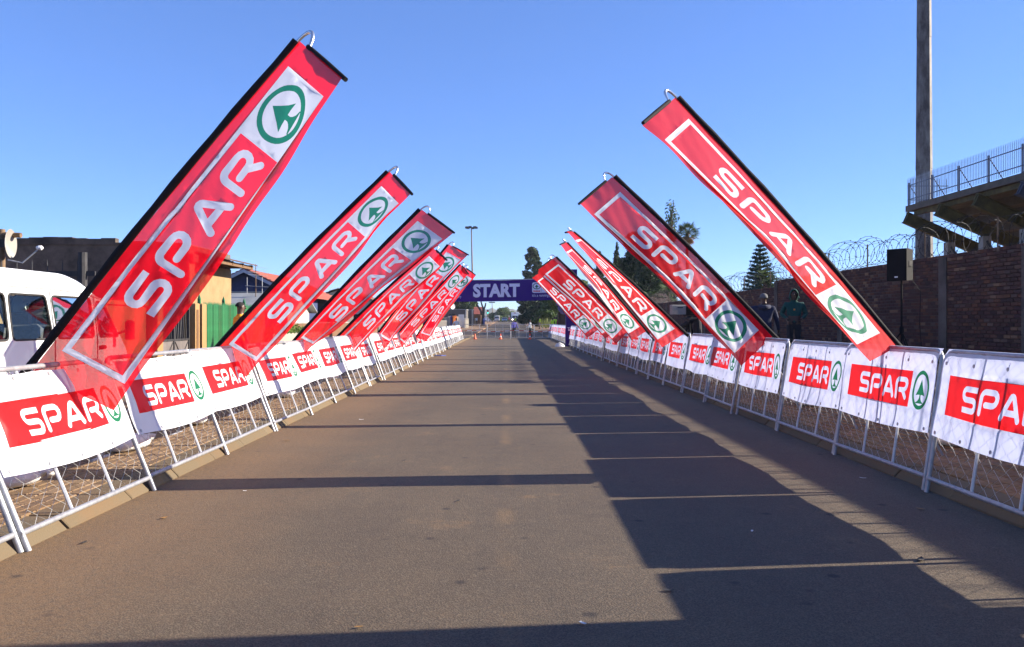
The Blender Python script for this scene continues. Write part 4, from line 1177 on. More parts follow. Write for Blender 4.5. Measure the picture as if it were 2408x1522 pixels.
palm(px(1528, 72), 72, 2.9, 2.0, 'low feather palm beside the tiled roof', 'feather', 8)
tree(px(1822, 60), 60, 3.9, 1.4, 'round', 14, 'leafy shrub at the foot of the norfolk pine', 'shrub', 3500, .16, 'leaf_mid', .6)
tree(px(2188, 40), 40, 4.0, 1.0, 'round', 18, 'leafy shrub peeping over the brick wall below the terrace', 'shrub', 2500, .14, 'leaf_mid', 1.2)
# left far side
tree(px(1070, 190), 190, 9.2, 4.2, 'round', 20, 'dark broad tree behind the grey block house', 'tree', 8000, .36, 'leaf_dark', 1.8)
tree(px(1085, 205), 205, 8.6, 4.0, 'round', 21, 'dark broad tree between the grey house and the pink roof', 'tree', 6000, .36, 'leaf_mid', 1.8)
tree(px(1172, 330), 330, 6.0, 4.5, 'round', 22, 'rounded green tree past the crossroad behind the parked van', 'tree', 4000, .40, 'leaf_mid', 1.0)
tree(px(1196, 360), 360, 5.0, 4.0, 'round', 23, 'green hedge-like tree past the crossroad behind the silver car', 'tree', 4000, .40, 'leaf_light', .6)
# dead stump with three cut limbs
dt = empty('dead_tree', (px(1136, 165), 165, rise(165)+.05)); tag(dt, 'bare dead tree with three lopped limbs beside the road', 'tree')
rg = random.Random(2); b = MB()
b.tube([(0, 0, -.3), (-.05, 0, 1.2), (0, 0, 2.2)], [.42, .34, .32], 8)
for q, r1 in (((-1.3, 0, 4.3), .16), ((-.35, .2, 5.6), .10), ((.55, 0, 4.5), .12)): limb(b, (0, 0, 2.0), q, .24, r1, rg, 5, .2)
b.build('trunk', M['bark'], dt, 60)
# hedge beyond the green fence
hd = empty('hedge', (-8.3, 30.5, .1)); tag(hd, 'clipped green hedge behind a low picket fence past the green palisade', 'hedge')
leaves('foliage', [((0, k*.5-3.0, .62 + .06*sin(k*2)), (.55, .5, .62)) for k in range(13)], 9000, .07, M['leaf_light'], 77, hd)
b = MB(); rg = random.Random(1)
for k in range(9): b.tube([(0, k*.75-3, -.05), (rg.uniform(-.2, .2), k*.75-3, .6), (rg.uniform(-.3, .3), k*.75-2.8, 1.0)], [.03, .02, .01], 5)
b.build('stems', M['bark'], hd)
# aloes
for i, (xd, yy) in enumerate(((1276, 128), (1284, 124), (1290, 130))):
    x = px(xd, yy); t = empty('aloe_plant', (x, yy, rise(yy)+verge_r(x, yy))); tag(t, 'spiky yellow-green aloe on the verge behind the hi-vis marshals', 'aloe', 'aloes on the verge')
    b = MB(); rg = random.Random(i)
    for k in range(34):
        a = rg.uniform(0, 6.28); el = rg.uniform(.25, 1.4); d = Vector((cos(a)*cos(el), sin(a)*cos(el), sin(el))); L_ = rg.uniform(.8, 1.7); sd = Vector((-sin(a), cos(a), 0))*.07
        b.add([sd, d*L_*.55 + sd*.9 + Vector((0, 0, .05)), d*L_, d*L_*.55 - sd*.9 + Vector((0, 0, .05)), -sd], [(0, 1, 2, 3, 4)])
    b.build('rosette', M['aloe'], t, fix=False)
    MB().tube([(0, 0, -.1), (0, 0, .25)], [.14, .1], 7).build('stem', M['bark'], t)

# ================================================================== HOUSES (minibus side)
hs_ = empty('soot_stained_house', (-11, 30.8, .08)); tag(hs_, 'flat-roofed house with soot-blackened plaster flank and tan street wall', 'house')
def hp(x, y, z): return (x+11, y-30.8, z-.08)
MB().b2(hp(-24, 28.7, .0), hp(-11.0, 33.1, 4.15)).build('flank_wall', M['soot'], hs_)
vs_ = []; n = 40; fs = []
rgp = random.Random(7)
prevx = None; pb = MB()
for i in range(26):
    x0_, x1_ = -24+.5*i, -24+.5*(i+1)
    h0 = 4.24 + .03*sin(i*.9) + rgp.uniform(-.015, .015) + (.15 if x0_ < -13.6 else 0)
    pb.b2(hp(x0_, 28.66, 4.152), hp(x1_-.002, 28.92, h0))
pb.build('parapet', M['soot'], hs_)
MB().b2(hp(-11.0, 28.72, .0), hp(-10.965, 33.08, 3.55)).build('street_wall', M['tan'], hs_)
MB().b2(hp(-10.99, 28.75, 3.56), hp(-10.85, 31.2, 3.85)).build('roof_band', M['soot'], hs_)
aw = MB(); nw = 44; 
for j in range(nw):
    y0_, y1_ = 29.3 + j*.09, 29.3 + (j+1)*.09; za = .03*(j % 2); zb_ = .03*((j+1) % 2)
    aw.add([hp(-11.2, y0_, 4.02+za), hp(-9.95, y0_, 3.72+za), hp(-9.95, y1_, 3.72+zb_), hp(-11.2, y1_, 4.02+zb_), hp(-11.2, y0_, 4.01+za-.006), hp(-9.95, y0_, 3.71+za-.006), hp(-9.95, y1_, 3.71+zb_-.006), hp(-11.2, y1_, 4.01+zb_-.006)], [(0, 1, 2, 3), (7, 6, 5, 4), (1, 5, 6, 2)])
aw.build('corrugated_awning', M['rusty_sheet'], hs_, fix=False)
for yy in (29.5, 30.7, 31.9, 33.0): MB().b2(hp(-11.0, yy-.05, 3.60), hp(-10.1, yy+.05, 3.73)).build('rafter', M['wood'], hs_)
MB().b2(hp(-10.22, 29.3, 3.56), hp(-10.12, 33.2, 3.70)).build('purlin', M['wood'], hs_)
MB().b2(hp(-24, 28.95, 4.153), hp(-11.1, 33.05, 4.20)).build('roof', M['concrete'], hs_)
# low tan garage by the gate
gw = empty('garden_wall', (-8.1, 17.4, .1)); tag(gw, 'tan plastered garden wall beside the black gate behind the flag', 'wall')
MB().b2((-.22, -12.4, 0), (0, 1.25, 1.75)).build('wall', M['tan2'], gw)
MB().b2((-.28, -12.45, 1.752), (.06, 1.25, 1.84)).build('coping', M['tan2'], gw)
for i, (ya, yb) in enumerate(((18.68, 18.98), (20.95, 21.25), (21.42, 21.74))):
    t = empty('gate_pillar', (-8.0, (ya+yb)/2, .1)); tag(t, ['tan gate pillar where the garden wall meets the black gate', 'tan gate pillar with shade put in as a brown stripe, between the black gate and green fence', 'tan gate pillar at the near end of the green fence'][i], 'pillar')
    MB().cbox((0, 0, .93), (.30, yb-ya, 1.86), .02).build('shaft', M['tan2'], t)
    MB().b2((.151, -.07, .05), (.165, .05, 1.7)).build('shade_stripe', M['brown_paint'], t) if i == 1 else None  # shaded side of the pillar, put in as a brown stripe
gt = empty('metal_gate', (-8.0, 19.97, .1)); tag(gt, 'black metal gate with diamond bars between tan pillars', 'gate')
for yy in (-.96, -.02, .92): MB().b2((-.025, yy-.03, .05), (.025, yy+.03, 1.75)).build('stile', M['gate_black'], gt)
for z in (.06, .95, 1.72): MB().b2((-.02, -.92, z-.025), (.02, .90, z+.025)).build('rail', M['gate_black'], gt)
for s_ in (-.48, .45):
    MB().b2((-.006, s_-.42, .10), (.006, s_+.42, .92)).build('sheet', M['gate_sheet'], gt)
    for a, b_ in (((s_-.4, .12), (s_+.4, .90)), ((s_+.4, .12), (s_-.4, .90))): MB().tube([(.015, a[0], a[1]), (.015, b_[0], b_[1])], .012, 5).build('diagonal', M['gate_black'], gt)
    for q in range(6): MB().tube([(0, s_-.36+q*.14, .97), (0, s_-.36+q*.14 + .22*(1 if q < 3 else -1)*.5, 1.70)], .009, 5).build('bar', M['gate_black'], gt)
# green palisade
gf = empty('palisade_fence', (-8.0, 21.8, .1)); tag(gf, 'bright green steel palisade fence behind the man in orange', 'fence')
pl = MB().b2((-.006, -.030, 0), (.006, .030, 1.80)).add([(-.006, -.03, 1.80), (.006, -.03, 1.80), (.006, .03, 1.80), (-.006, .03, 1.80), (0, 0, 1.90)], [(0, 1, 4), (1, 2, 4), (2, 3, 4), (3, 0, 4)]).mesh('pale', M['palegreen_pal'])
rg = random.Random(3); y = .05
while y < 5.6:
    mesh_obj('pale', pl, gf, (.03, y, .04 + rg.uniform(-.015, .015)), (0, 0, rg.uniform(-.12, .12))); y += .083
for z in (.35, 1.45): MB().b2((-.03, 0, z-.025), (.0, 5.6, z+.025)).build('rail', M['palegreen_pal'], gf)
for yp in (0.0, 1.87, 3.73, 5.6):
    MB().b2((-.10, yp-.035, 0), (-.032, yp+.035, 1.98)).add([(-.10, yp-.05, 1.98), (-.03, yp-.05, 1.98), (-.03, yp+.05, 1.98), (-.10, yp+.05, 1.98), (-.065, yp, 2.12)], [(0, 1, 4), (1, 2, 4), (2, 3, 4), (3, 0, 4)]).build('post', M['palegreen_pal'], gf)
# low picket fence by the hedge
pf = empty('picket_fence', (-7.75, 27.6, .1)); tag(pf, 'low weathered picket fence before the clipped hedge', 'fence')
pk = MB().b2((-.01, -.03, 0), (.01, .03, .95)).mesh('picket', M['cream_wall'])
for k in range(56): mesh_obj('picket', pk, pf, (0, k*.13, .02 + .02*sin(k*1.7)))
for z in (.25, .75): MB().b2((-.045, 0, z-.03), (-.011, 7.2, z+.03)).build('rail', M['wood'], pf)

def gable_house(name, label, x0, x1, y0, y1, eave, ridge, wallm, roofm, ridge_axis='y', over=.4, rows=0, windows=(), z=None, fascia=None):
    """small house with pitched roof, real tile courses or sheets"""
    zz = z if z is not None else ground_z((x0+x1)/2, (y0+y1)/2)
    t = empty(name, ((x0+x1)/2, (y0+y1)/2, zz)); tag(t, label, 'house')
    hx, hy = (x1-x0)/2, (y1-y0)/2
    b = MB()
    if ridge_axis == 'y':
        for s_ in (0,):
            pts = [(-hx, -hy, -.3), (hx, -hy, -.3), (hx, -hy, eave), (0, -hy, ridge-.05), (-hx, -hy, eave)]; b.prism(pts, (0, 2*hy, 0))
        A = [(-hx-over, eave - over*(ridge-eave)/hx), (0, ridge), (hx+over, eave - over*(ridge-eave)/hx)]
    else:
        pts = [(-hx, -hy, -.3), (-hx, hy, -.3), (-hx, hy, eave), (-hx, 0, ridge-.05), (-hx, -hy, eave)]; b.prism(pts, (2*hx, 0, 0))
        A = [(-hy-over, eave - over*(ridge-eave)/hy), (0, ridge), (hy+over, eave - over*(ridge-eave)/hy)]
    b.build('wall', M[wallm], t)
    nr = rows or 1; ext = (hy if ridge_axis == 'y' else hx) + over
    for s_ in (0, 1):
        e = A[0] if s_ == 0 else A[2]; r = MB()
        for k in range(nr):
            p = Vector((e[0] + (A[1][0]-e[0])*k/nr, e[1] + (A[1][1]-e[1])*k/nr)); q = Vector((e[0] + (A[1][0]-e[0])*(k+1.04)/nr, e[1] + (A[1][1]-e[1])*(k+1.04)/nr))
            dz = .05 if rows else .02
            c4 = [(p.x, p.y+.06+dz), (q.x, q.y+.06), (q.x, q.y+.02), (p.x, p.y+.02)]
            if ridge_axis == 'y': r.prism([(a, -ext, c) for a, c in c4], (0, 2*ext, 0))
            else: r.prism([(-ext, a, c) for a, c in c4], (2*ext, 0, 0))
        r.build('roof_slope', M[roofm], t)
        if fascia:
            if ridge_axis == 'y': MB().prism([(e[0]*1.002, -ext-.03, e[1]-.15), (A[1][0], -ext-.03, A[1][1]-.15), (A[1][0], -ext-.03, A[1][1]+.02), (e[0]*1.002, -ext-.03, e[1]+.02)], (0, .025, 0)).build('bargeboard', M[fascia], t)
    for (wx, wz, ww, wh) in windows:
        f = MB().b2((wx-ww/2, -hy-.03, wz-wh/2), (wx+ww/2, -hy-.002, wz+wh/2)).build('window', M['dark_glass'], t)
        MB().b2((wx-ww/2-.05, -hy-.06, wz-wh/2-.08), (wx+ww/2+.05, -hy-.002, wz-wh/2-.02)).build('sill', M['concrete'], f)
    return t
h2 = gable_house('tiled_house', 'blue-walled house with red tiled roof and grey bargeboards', px(470, 44), px(690, 44), 44, 54, 2.95, 4.15, 'blue_wall', 'tile_red', 'y', .5, 14, fascia='fascia')
h3 = gable_house('zinc_roof_house', 'low cream house with grey zinc roof in front of the blue house', px(520, 38), px(690, 38), 37, 41, 1.95, 2.75, 'cream_wall', 'zinc', 'x', .35, 0)
gable_house('brown_roof_house', 'dark house with cluttered brown roof glimpsed between two flags', -15.5, -10.3, 50, 56, 2.4, 3.55, 'grey_brick', 'rusty_sheet', 'y', .3, 6)
gable_house('cream_house', 'cream house with rusty roof behind the flags before the start banner', -17.0, -9.6, 66, 74, 2.7, 4.0, 'cream_wall', 'rusty_sheet', 'y', .4, 6, windows=((1.5, 1.5, 1.2, 1.0), (-1.5, 1.5, 1.2, 1.0)))
gable_house('brown_house', 'brown house behind the flags before the cream house', -16.0, -9.2, 84, 92, 2.7, 3.9, 'tan', 'tile_red', 'y', .4, 8, windows=((1.5, 1.5, 1.2, 1.0),))
# tv aerial
an = empty('tv_aerial', (px(603, 38.5), 38.4, 2.9)); tag(an, 'thin tv aerial with crossbars on the zinc roof', 'aerial')
MB().tube([(0, 0, -.9), (0, 0, 1.25)], .02, 6).build('mast', M['rust'], an)
MB().tube([(-.5, 0, .25), (.75, 0, .18)], .016, 5).build('boom', M['galv'], an)
for k in range(4): MB().tube([(-.22, -.45, .75+k*.12), (.42, .45, .73+k*.12)], .008, 4).build('element', M['galv'], an)
for q in (-.4, .3): MB().tube([(q, 0, -.1), (q, 0, .65)], .012, 4).build('element', M['galv'], an)
# dish on rusty post near the left edge
Yd = 17.5
dp_ = empty('dish_post', (px(4, Yd), Yd, .08)); tag(dp_, 'rusty pipe post with crosspiece holding the satellite dish', 'post')
zt = D(0, 545, Yd).z
MB().tube([(0, 0, 0), (0, 0, zt+.05-.08)], .07, 10).build('pipe', M['rust'], dp_, 50)
MB().tube([(-.5, 0, zt-.12), (.42, -.02, zt-.16)], .055, 8).build('crosspiece', M['rust'], dp_, 50)
sd_ = empty('satellite_dish', tuple(D(16, 573, Yd-.2)), (0, 0, radians(10))); tag(sd_, 'grey satellite dish with arm on the rusty post above the minibus', 'dish')
b = MB(); prof = [(.005, .0), (.10, .010), (.20, .038), (.30, .085), (.305, .08), (.20, .030), (.10, .003), (.005, -.008)]
b.lathe((0, 0, 0), prof, 24, axis='X'); b.build('reflector', M['concrete'], sd_, 60)
MB().tube([(.02, 0, -.34), (.30, 0, -.40), (.62, 0, -.10)], .016, 6).build('feed_arm', M['galv'], sd_)
MB().lathe((.62, 0, -.08), [(.03, -.05), (.05, 0), (.05, .05), (.02, .08)], 10, axis='X').build('feed_horn', M['reflect'], sd_)
MB().b2((-.16, -.05, -.08), (.0, .05, .08)).build('bracket', M['steel_dark'], sd_)
rl = empty('spiked_railing', (px(40, 16.4), 16.4, .08)); tag(rl, 'rusty spiked railing above the minibus roof', 'railing')
zr = D(0, 645, 16.4).z
for k in range(9): MB().tube([(-1.2+k*.3, 0, 0), (-1.2+k*.3, 0, zr+.12), (-1.2+k*.3, 0, zr+.22)], [.012, .012, .001], 4).build('spike', M['steel_dark'], rl)
MB().b2((-1.5, -.02, zr-.12), (1.55, .02, zr-.02)).build('rail', M['steel_dark'], rl)
MB().tube([(1.3, 0, 0), (1.3, 0, zr+.35)], .085, 10).build('post', M['steel_dark'], rl)

# ---- far houses on the same side
def block_house(name, label, x0, x1, y0, y1, h, m, group=None):
    zz = ground_z((x0+x1)/2, (y0+y1)/2)-.05; t = empty(name, ((x0+x1)/2, (y0+y1)/2, zz)); tag(t, label, 'house', group)
    hx, hy = (x1-x0)/2, (y1-y0)/2
    MB().b2((-hx, -hy, 0), (hx, hy, h)).build('wall', M[m], t)
    MB().b2((-hx-.1, -hy-.1, h+.002), (hx+.1, hy+.1, h+.12)).build('roof', M['zinc'], t)
    MB().b2((hx-.14, -hy-.09, -.1), (hx+.06, -hy-.003, h-.02)).build('corner_pillar', M['cream_wall'], t)
    w_ = MB().b2((-hx*.4, -hy-.04, h*.45), (-hx*.4+1.0, -hy-.002, h*.75)).build('window', M['dark_glass'], t)
    return t
block_house('block_house', 'dark grey block house with pale corner pillar and rooftop dish', px(1040, 150), px(1096, 150), 150, 158, 3.05, 'grey_brick')
block_house('block_house', 'dark lean-to house with white corner pillar beyond the grey house', px(1080, 160), px(1111, 160), 160, 166, 3.1, 'grey_brick')
sd2 = empty('satellite_dish', (px(1063, 149.5), 150.8, ground_z(-10, 150)+3.35), (0, 0, -.9)); tag(sd2, 'small white dish on the grey block house roof', 'dish')
MB().lathe((0, 0, .3), [(.005, 0), (.3, .05), (.5, .14), (.505, .13), (.3, .04), (.005, -.01)], 18, axis='X').build('reflector', M['reflect'], sd2, 60)
MB().tube([(0, 0, .3), (-.15, 0, -.25)], .03, 5).build('bracket', M['galv'], sd2)
gable_house('pink_roof_house', 'small house with faded pink hipped roof behind the dead tree', px(1098, 200), px(1132, 200), 196, 204, 2.4, 4.0, 'brown_paint', 'tile_red', 'x', .5, 6)
block_house('block_house', 'dark shop front beyond the dead tree', px(1112, 215), px(1126, 215), 215, 222, 2.9, 'grey_brick')
# painted fence panels and pillars
Yp = 132
zp = rise(Yp) + .05
specs = [(1041, 'tan2', 1.55, .5, 'tan fence panel'), (1046, 'cream_wall', 1.6, .45, 'pale fence pillar'), (1051, 'cream_wall', 1.65, .40, 'pale slim fence pillar'), (1056, 'concrete', 1.8, .35, 'grey fence pillar'), (1060, 'cobalt', 1.85, .36, 'deep blue fence panel'), (1064, 'orange_paint', 1.85, .30, 'orange fence pillar next to the blue panel'), (1067.5, 'orange_paint', 1.85, .28, 'middle orange fence pillar of three'), (1071, 'orange_paint', 1.9, .28, 'orange fence pillar with tan neighbour'), (1075, 'cream_wall', 1.8, .30, 'cream fence pillar beside the orange ones'), (1094, 'cream_wall', 1.5, .22, 'cream gate post beyond the white sheet gate'), (1097, 'cream_wall', 1.5, .22, 'second cream gate post beyond the white sheet gate'), (1100, 'cream_wall', 1.45, .22, 'third cream gate post beyond the white sheet gate')]
for i, (xd, m_, h, w, lb) in enumerate(specs):
    t = empty('fence_pillar', (px(xd, Yp), Yp + (i % 3)*.25, zp), (0, 0, .25)); tag(t, lb + ' past the closed road', 'pillar', 'painted fence pillars')
    MB().cbox((0, 0, h/2), (w, .3, h), .03).build('shaft', M[m_], t)
    MB().cbox((0, 0, h+.04), (w+.05, .36, .08), .02).build('cap', M[m_], t)
wg = empty('sheet_gate', (px(1084, Yp), Yp+1, zp)); tag(wg, 'white ribbed sheet gate past the closed road', 'gate')
for k in range(8): MB().b2((-.45+k*.115, 0, .1), (-.45+k*.115+.08, .04, 2.2)).build('rib', M['reflect'], wg)
MB().b2((-.45, .045, .05), (.46, .07, 2.15)).build('sheet', M['zinc'], wg)
# long garden walls to close the street side
for i, (ya, yb, m_, lb) in enumerate(((35.0, 60.0, 'brown_paint', 'brown street wall past the hedge'), (60.5, 96.0, 'grey_brick', 'grey street wall before the start banner'), (97.0, 130.0, 'grey_brick', 'dark rough street wall past the closed road'))):
    t = empty('garden_wall', (-9.3, (ya+yb)/2, .05 + rise((ya+yb)/2)*.6)); tag(t, lb, 'wall')
    MB().b2((-.2, -(yb-ya)/2, -.2), (0, (yb-ya)/2, 1.35)).build('wall', M[m_], t)
    MB().b2((-.24, -(yb-ya)/2, 1.353), (.04, (yb-ya)/2, 1.42)).build('coping', M['concrete'], t)

# ---- houses on the wall side
gable_house('tiled_roof_house', 'house with sunlit grey tile roof behind the razor wire', px(1478, 72), px(1560, 72), 70, 76, 2.45, 3.35, 'brown_paint', 'rusty_sheet', 'x', .4, 9)
bw2 = empty('brick_wall', (8.2, 96, .3)); tag(bw2, 'short dark brick wall behind the two hi-vis marshals', 'wall')
MB().b2((-1.9, -.1, -.3), (4, .1, 2.0)).build('wall', M['brick'], bw2)
MB().b2((-2.2, -.2, -.3), (-1.9, .2, 2.25)).build('pier', M['brick'], bw2)
gable_house('blue_roof_shed', 'shed with pale blue-white roof behind the razor wire', px(1735, 58), px(1782, 58), 58, 63, 2.75, 3.0, 'cream_wall', 'fascia', 'y', .2, 0)

# ---- masts and traffic light
def highmast(xd, ytop, Y, label, r):
    top = D(xd, ytop, Y); z0_ = ground_z(top.x, Y)
    t = empty('light_mast', (top.x, Y, z0_)); tag(t, label, 'mast')
    MB().tube([(.9*r*2, 0, -.3), (0, 0, top.z-z0_)], [r, r*.45], 10).build('pole', M['bark_pale'], t, 50)
    for k in range(6):
        a = 2*pi*k/6 + .3; R_ = r*4.2
        MB().tube([(0, 0, top.z-z0_-.1), (R_*cos(a), R_*sin(a), top.z-z0_)], r*.25, 5).build('arm', M['steel_dark'], t)
        MB().cbox((R_*cos(a), R_*sin(a), top.z-z0_-.05), (r*2.8, r*2.8, r*1.6), r*.3).build('lamp', M['steel_dark'], t)
highmast(1108.5, 535, 230, 'tall floodlight mast behind the end of the start banner', .32)
highmast(1157, 711, 420, 'distant floodlight mast under the start banner', .30)
tl = empty('traffic_light', (px(1147, 215), 215, ground_z(-4.7, 215))); tag(tl, 'traffic light showing green on a pole at the crossroad', 'traffic light')
MB().tube([(0, 0, 0), (0, 0, 2.6)], .07, 8).build('pole', M['rust'], tl)
MB().cbox((0, 0, 3.0), (.42, .3, 1.05), .05).build('head', M['black'], tl)
for k, mm_ in enumerate((emis('tl_green', (.05, .9, .65), 2.5), M['lamp_amber'], M['lamp_red'])):
    MB().lathe((0, -.155, 2.68+k*.32), [(.005, -.02), (.13, -.015), (.13, 0)], 14, axis='Y').build('lamp', mm_, tl)

# ---- far town and hills
rg = random.Random(17)
for i, (xd, Y, w, h, m_) in enumerate(((1183, 620, 14, 5, 'cream_wall'), (1205, 700, 30, 5, 'reflect'), (1166, 640, 9, 7, 'concrete'), (1222, 820, 26, 7, 'cream_wall'), (1195, 560, 20, 3.5, 'zinc'), (1148, 720, 16, 6, 'reflect'), (1240, 760, 20, 8, 'concrete'))):
    x = px(xd, Y); t = empty('far_building', (x, Y, ground_z(x, Y)-.5)); tag(t, ['low cream shed far beyond the crossroad', 'long white warehouse far beyond the crossroad', 'tall grey block far beyond the crossroad', 'cream hall below the hazy hill', 'flat zinc-roofed depot far beyond the crossroad', 'white block behind the distant traffic light', 'grey block behind the dark roadside trees'][i], 'building')
    MB().b2((-w/2, 0, 0), (w/2, 12, h+.5)).build('wall', M[m_], t)
    MB().prism([(-w/2-.3, -.3, h+.5), (w/2+.3, -.3, h+.5), (0, -.3, h+1.5)], (0, 12.6, 0)).build('roof', M['zinc'], t)
    for k in range(4): MB().b2((-w*.4+k*w*.22, -.06, h*.35), (-w*.4+k*w*.22+w*.1, -.01, h*.65)).build('window', M['dark_glass'], t)
def hill(name, xc, Y, w, h, seed):
    g = random.Random(seed); nx, ny = 160, 6; vs_, fs = [], []
    ph = [g.uniform(0, 6.28) for _ in range(6)]
    for j in range(ny+1):
        for i in range(nx+1):
            u = i/nx*2-1; v = j/ny
            hh = h*max(0, (1-abs(u)**2.2))*sin(pi*v*.5)**.8
            hh *= .80 + .08*sin(5*u+ph[0]) + .05*sin(13*u+ph[1]) + .04*sin(31*u+ph[2])*(v > .5) + .05*sin(67*u+ph[3])*(v > .6) + .04*sin(141*u)*(v > .6)
            vs_.append((xc + u*w, Y + v*300, -9 + hh))
    for j in range(ny):
        for i in range(nx): fs.append((j*(nx+1)+i, j*(nx+1)+i+1, (j+1)*(nx+1)+i+1, (j+1)*(nx+1)+i))
    o = MB().add(vs_, fs).build(name, mat('hill_green', (.05, .06, .035), .95, scale=.03, col2=(.11, .10, .06)), None, True, fix=False); o['kind'] = 'structure'
hill('hill', px(1205, 1900), 1900, 420, 50, 3)
hill('hill', px(900, 2300), 2300, 900, 50, 5)
hill('hill', px(1600, 2200), 2200, 800, 46, 9)
# trees on the near slope of the hill
for i, (xd, Y, h) in enumerate(((1160, 900, 9), (1176, 1000, 11), (1190, 1080, 10), (1203, 1150, 13), (1216, 980, 12), (1228, 900, 14), (1238, 860, 12), (1145, 1050, 10))):
    tree(px(xd, Y), Y, h, h*.55, 'round', 200+i, 'hazy tree on the far slope under the start banner', 'tree', 900, 1.1, 'leaf_dark', 1.0, 'hazy far trees', z=ground_z(0, Y))

# ================================================================== VEHICLES
def rounded(pts, r, n=3):
    out = []; N_ = len(pts)
    for i in range(N_):
        p, a, b = Vector(pts[i]), Vector(pts[i-1]), Vector(pts[(i+1) % N_])
        da, db = (a-p), (b-p); rr = min(r, da.length*.45, db.length*.45)
        s, e = p + da.normalized()*rr, p + db.normalized()*rr
        for k in range(n+1):
            t = k/n; q = s*(1-t)**2 + p*2*t*(1-t) + e*t*t; out.append((q.x, q.y))
    return out
def inset(pts, d):
    n = len(pts); out = []
    A = sum(pts[i][0]*pts[(i+1) % n][1]-pts[(i+1) % n][0]*pts[i][1] for i in range(n)); sg = 1 if A > 0 else -1
    for i in range(n):
        p, a, b = Vector(pts[i]), Vector(pts[i-1]), Vector(pts[(i+1) % n])
        t = (b-a); t = t.normalized() if t.length else Vector((1, 0)); out.append((p.x - t.y*d*sg, p.y + t.x*d*sg))
    return out
def side_mesh(outer, holes, gs=.25):
    V, E = [], []
    for l in [outer]+holes:
        b = len(V); V += [Vector(p) for p in l]; E += [(b+i, b+(i+1) % len(l)) for i in range(len(l))]
    co, ed, fa, *_ = delaunay_2d_cdt(V, E, [], 0, 1e-5)
    co = [(p[0], p[1]) for p in co]; out = []
    for f in fa:
        c = np.mean([co[i] for i in f], axis=0); x, y = np.array([c[0]]), np.array([c[1]])
        if inpoly(outer, x, y)[0] and not any(inpoly(h, x, y)[0] for h in holes): out.append(tuple(f))
    return co, out
def vehicle(name, label, cat, loc, rz, prof, windows, hw, top_in, belt, paint, wheels, wr, front_glass=None, rear_glass=None, clear=True, wheel_arch=.06, seats=()):
    """body from a side outline (y forward, z up): sides with real window openings, roof and ends wrapped across"""
    t = empty(name, loc, (0, 0, rz)); tag(t, label, cat)
    P = rounded(prof, .16, 4); zt = max(p[1] for p in P)
    def w_at(z): return hw if z < belt else hw - top_in*(z-belt)/(zt-belt)
    arches = []
    for wy in wheels:
        R_ = wr + wheel_arch; arches.append([(wy + R_*cos(radians(a)), wr + R_*sin(radians(a))) for a in range(0, 360, 20)])
    inn = inset(P, .05); holes = [rounded(w, .07, 3) for w in windows]
    co, fc = side_mesh(inn, holes + arches)
    b = MB()
    for s_ in (1, -1): b.add([(s_*w_at(z), y, z) for y, z in co], fc)
    n = len(P); ring = []
    cols = [(-1, 'i'), (-1, 'o'), (-.5, 'c'), (0, 'c'), (.5, 'c'), (1, 'o'), (1, 'i')]
    rows = []
    for i in range(n):
        r = []
        for s_, k in cols:
            y, z = inn[i] if k == 'i' else P[i]
            x = s_*(w_at(z) if k == 'i' else (w_at(z)-.055))
            zz = z + (.03*(1-s_*s_) if (k != 'i' and z > belt+.3) else 0); yy = y + (.05*(1-s_*s_) if (k != 'i' and y > max(p[0] for p in P)-.9 and z < zt-.1) else 0)
            r.append((x, yy, zz))
        rows.append(r)
    vs_ = [p for r in rows for p in r]; m_ = len(cols); fs = []; gl = []
    for i in range(n):
        j = (i+1) % n
        for k in range(m_-1):
            f = (i*m_+k, i*m_+k+1, j*m_+k+1, j*m_+k)
            zm = (P[i][1]+P[j][1])/2; ym = (P[i][0]+P[j][0])/2
            isg = 1 <= k < m_-2 and ((front_glass and ym > front_glass[2] and front_glass[0] < zm < front_glass[1]) or (rear_glass and ym < rear_glass[2] and rear_glass[0] < zm < rear_glass[1]))
            (gl if isg else fs).append(f)
    b.add(vs_, fs); b.build('body', paint, t, 35)
    ymid = (max(p[0] for p in P) + min(p[0] for p in P))/2
    for nm, sel in (('windscreen', [f for f in gl if vs_[f[0]][1] > ymid]), ('rear_window', [f for f in gl if vs_[f[0]][1] <= ymid])):
        if sel:
            ids = sorted({i for f in sel for i in f}); mp2 = {q: n2 for n2, q in enumerate(ids)}
            MB().add([vs_[q] for q in ids], [tuple(mp2[i] for i in f) for f in sel]).build(nm, M['glass'] if clear else M['dark_glass'], t, True)
    for h in holes:
        for s_ in (1, -1):
            q = [(s_*(w_at(z)-.012), y, z) for y, z in h]
            wn_ = MB().poly(q).build('window', M['glass'] if clear else M['dark_glass'], t)
            MB().tube([(s_*(w_at(z)+.001), y, z) for y, z in h], .014, 5, closed=True).build('seal', M['rubber'], wn_)
    for wy in wheels:
        for s_ in (1, -1):
            wh = MB().lathe((s_*(hw-.12), wy, wr), [(wr*.55, -.10), (wr*.93, -.105), (wr, -.07), (wr, .07), (wr*.93, .105), (wr*.55, .10)], 20, axis='X').build('wheel', M['rubber'], t, 40)
            MB().lathe((s_*(hw-.04), wy, wr), [(.02, .02*s_), (wr*.3, .015*s_), (wr*.57, -.03*s_)], 14, axis='X').build('rim', M['galv'], wh, 40)
    MB().b2((-hw+.1, min(wheels)-.4, .25), (hw-.1, max(wheels)+.4, .42)).build('underbody', M['black'], t)
    for (sx, sy) in seats:
        st_ = MB().cbox((sx, sy, .72), (.42, .45, .16), .04).build('seat', M['seat'], t)
        MB().cbox((0, 0, 0), (.42, .14, .62), .05).build('backrest', M['seat'], st_, None, (sx, sy-.24, 1.06), (-.18, 0, 0))
        MB().cbox((sx, sy-.31, 1.44), (.26, .09, .17), .03).build('headrest', M['seat'], st_)
    return t
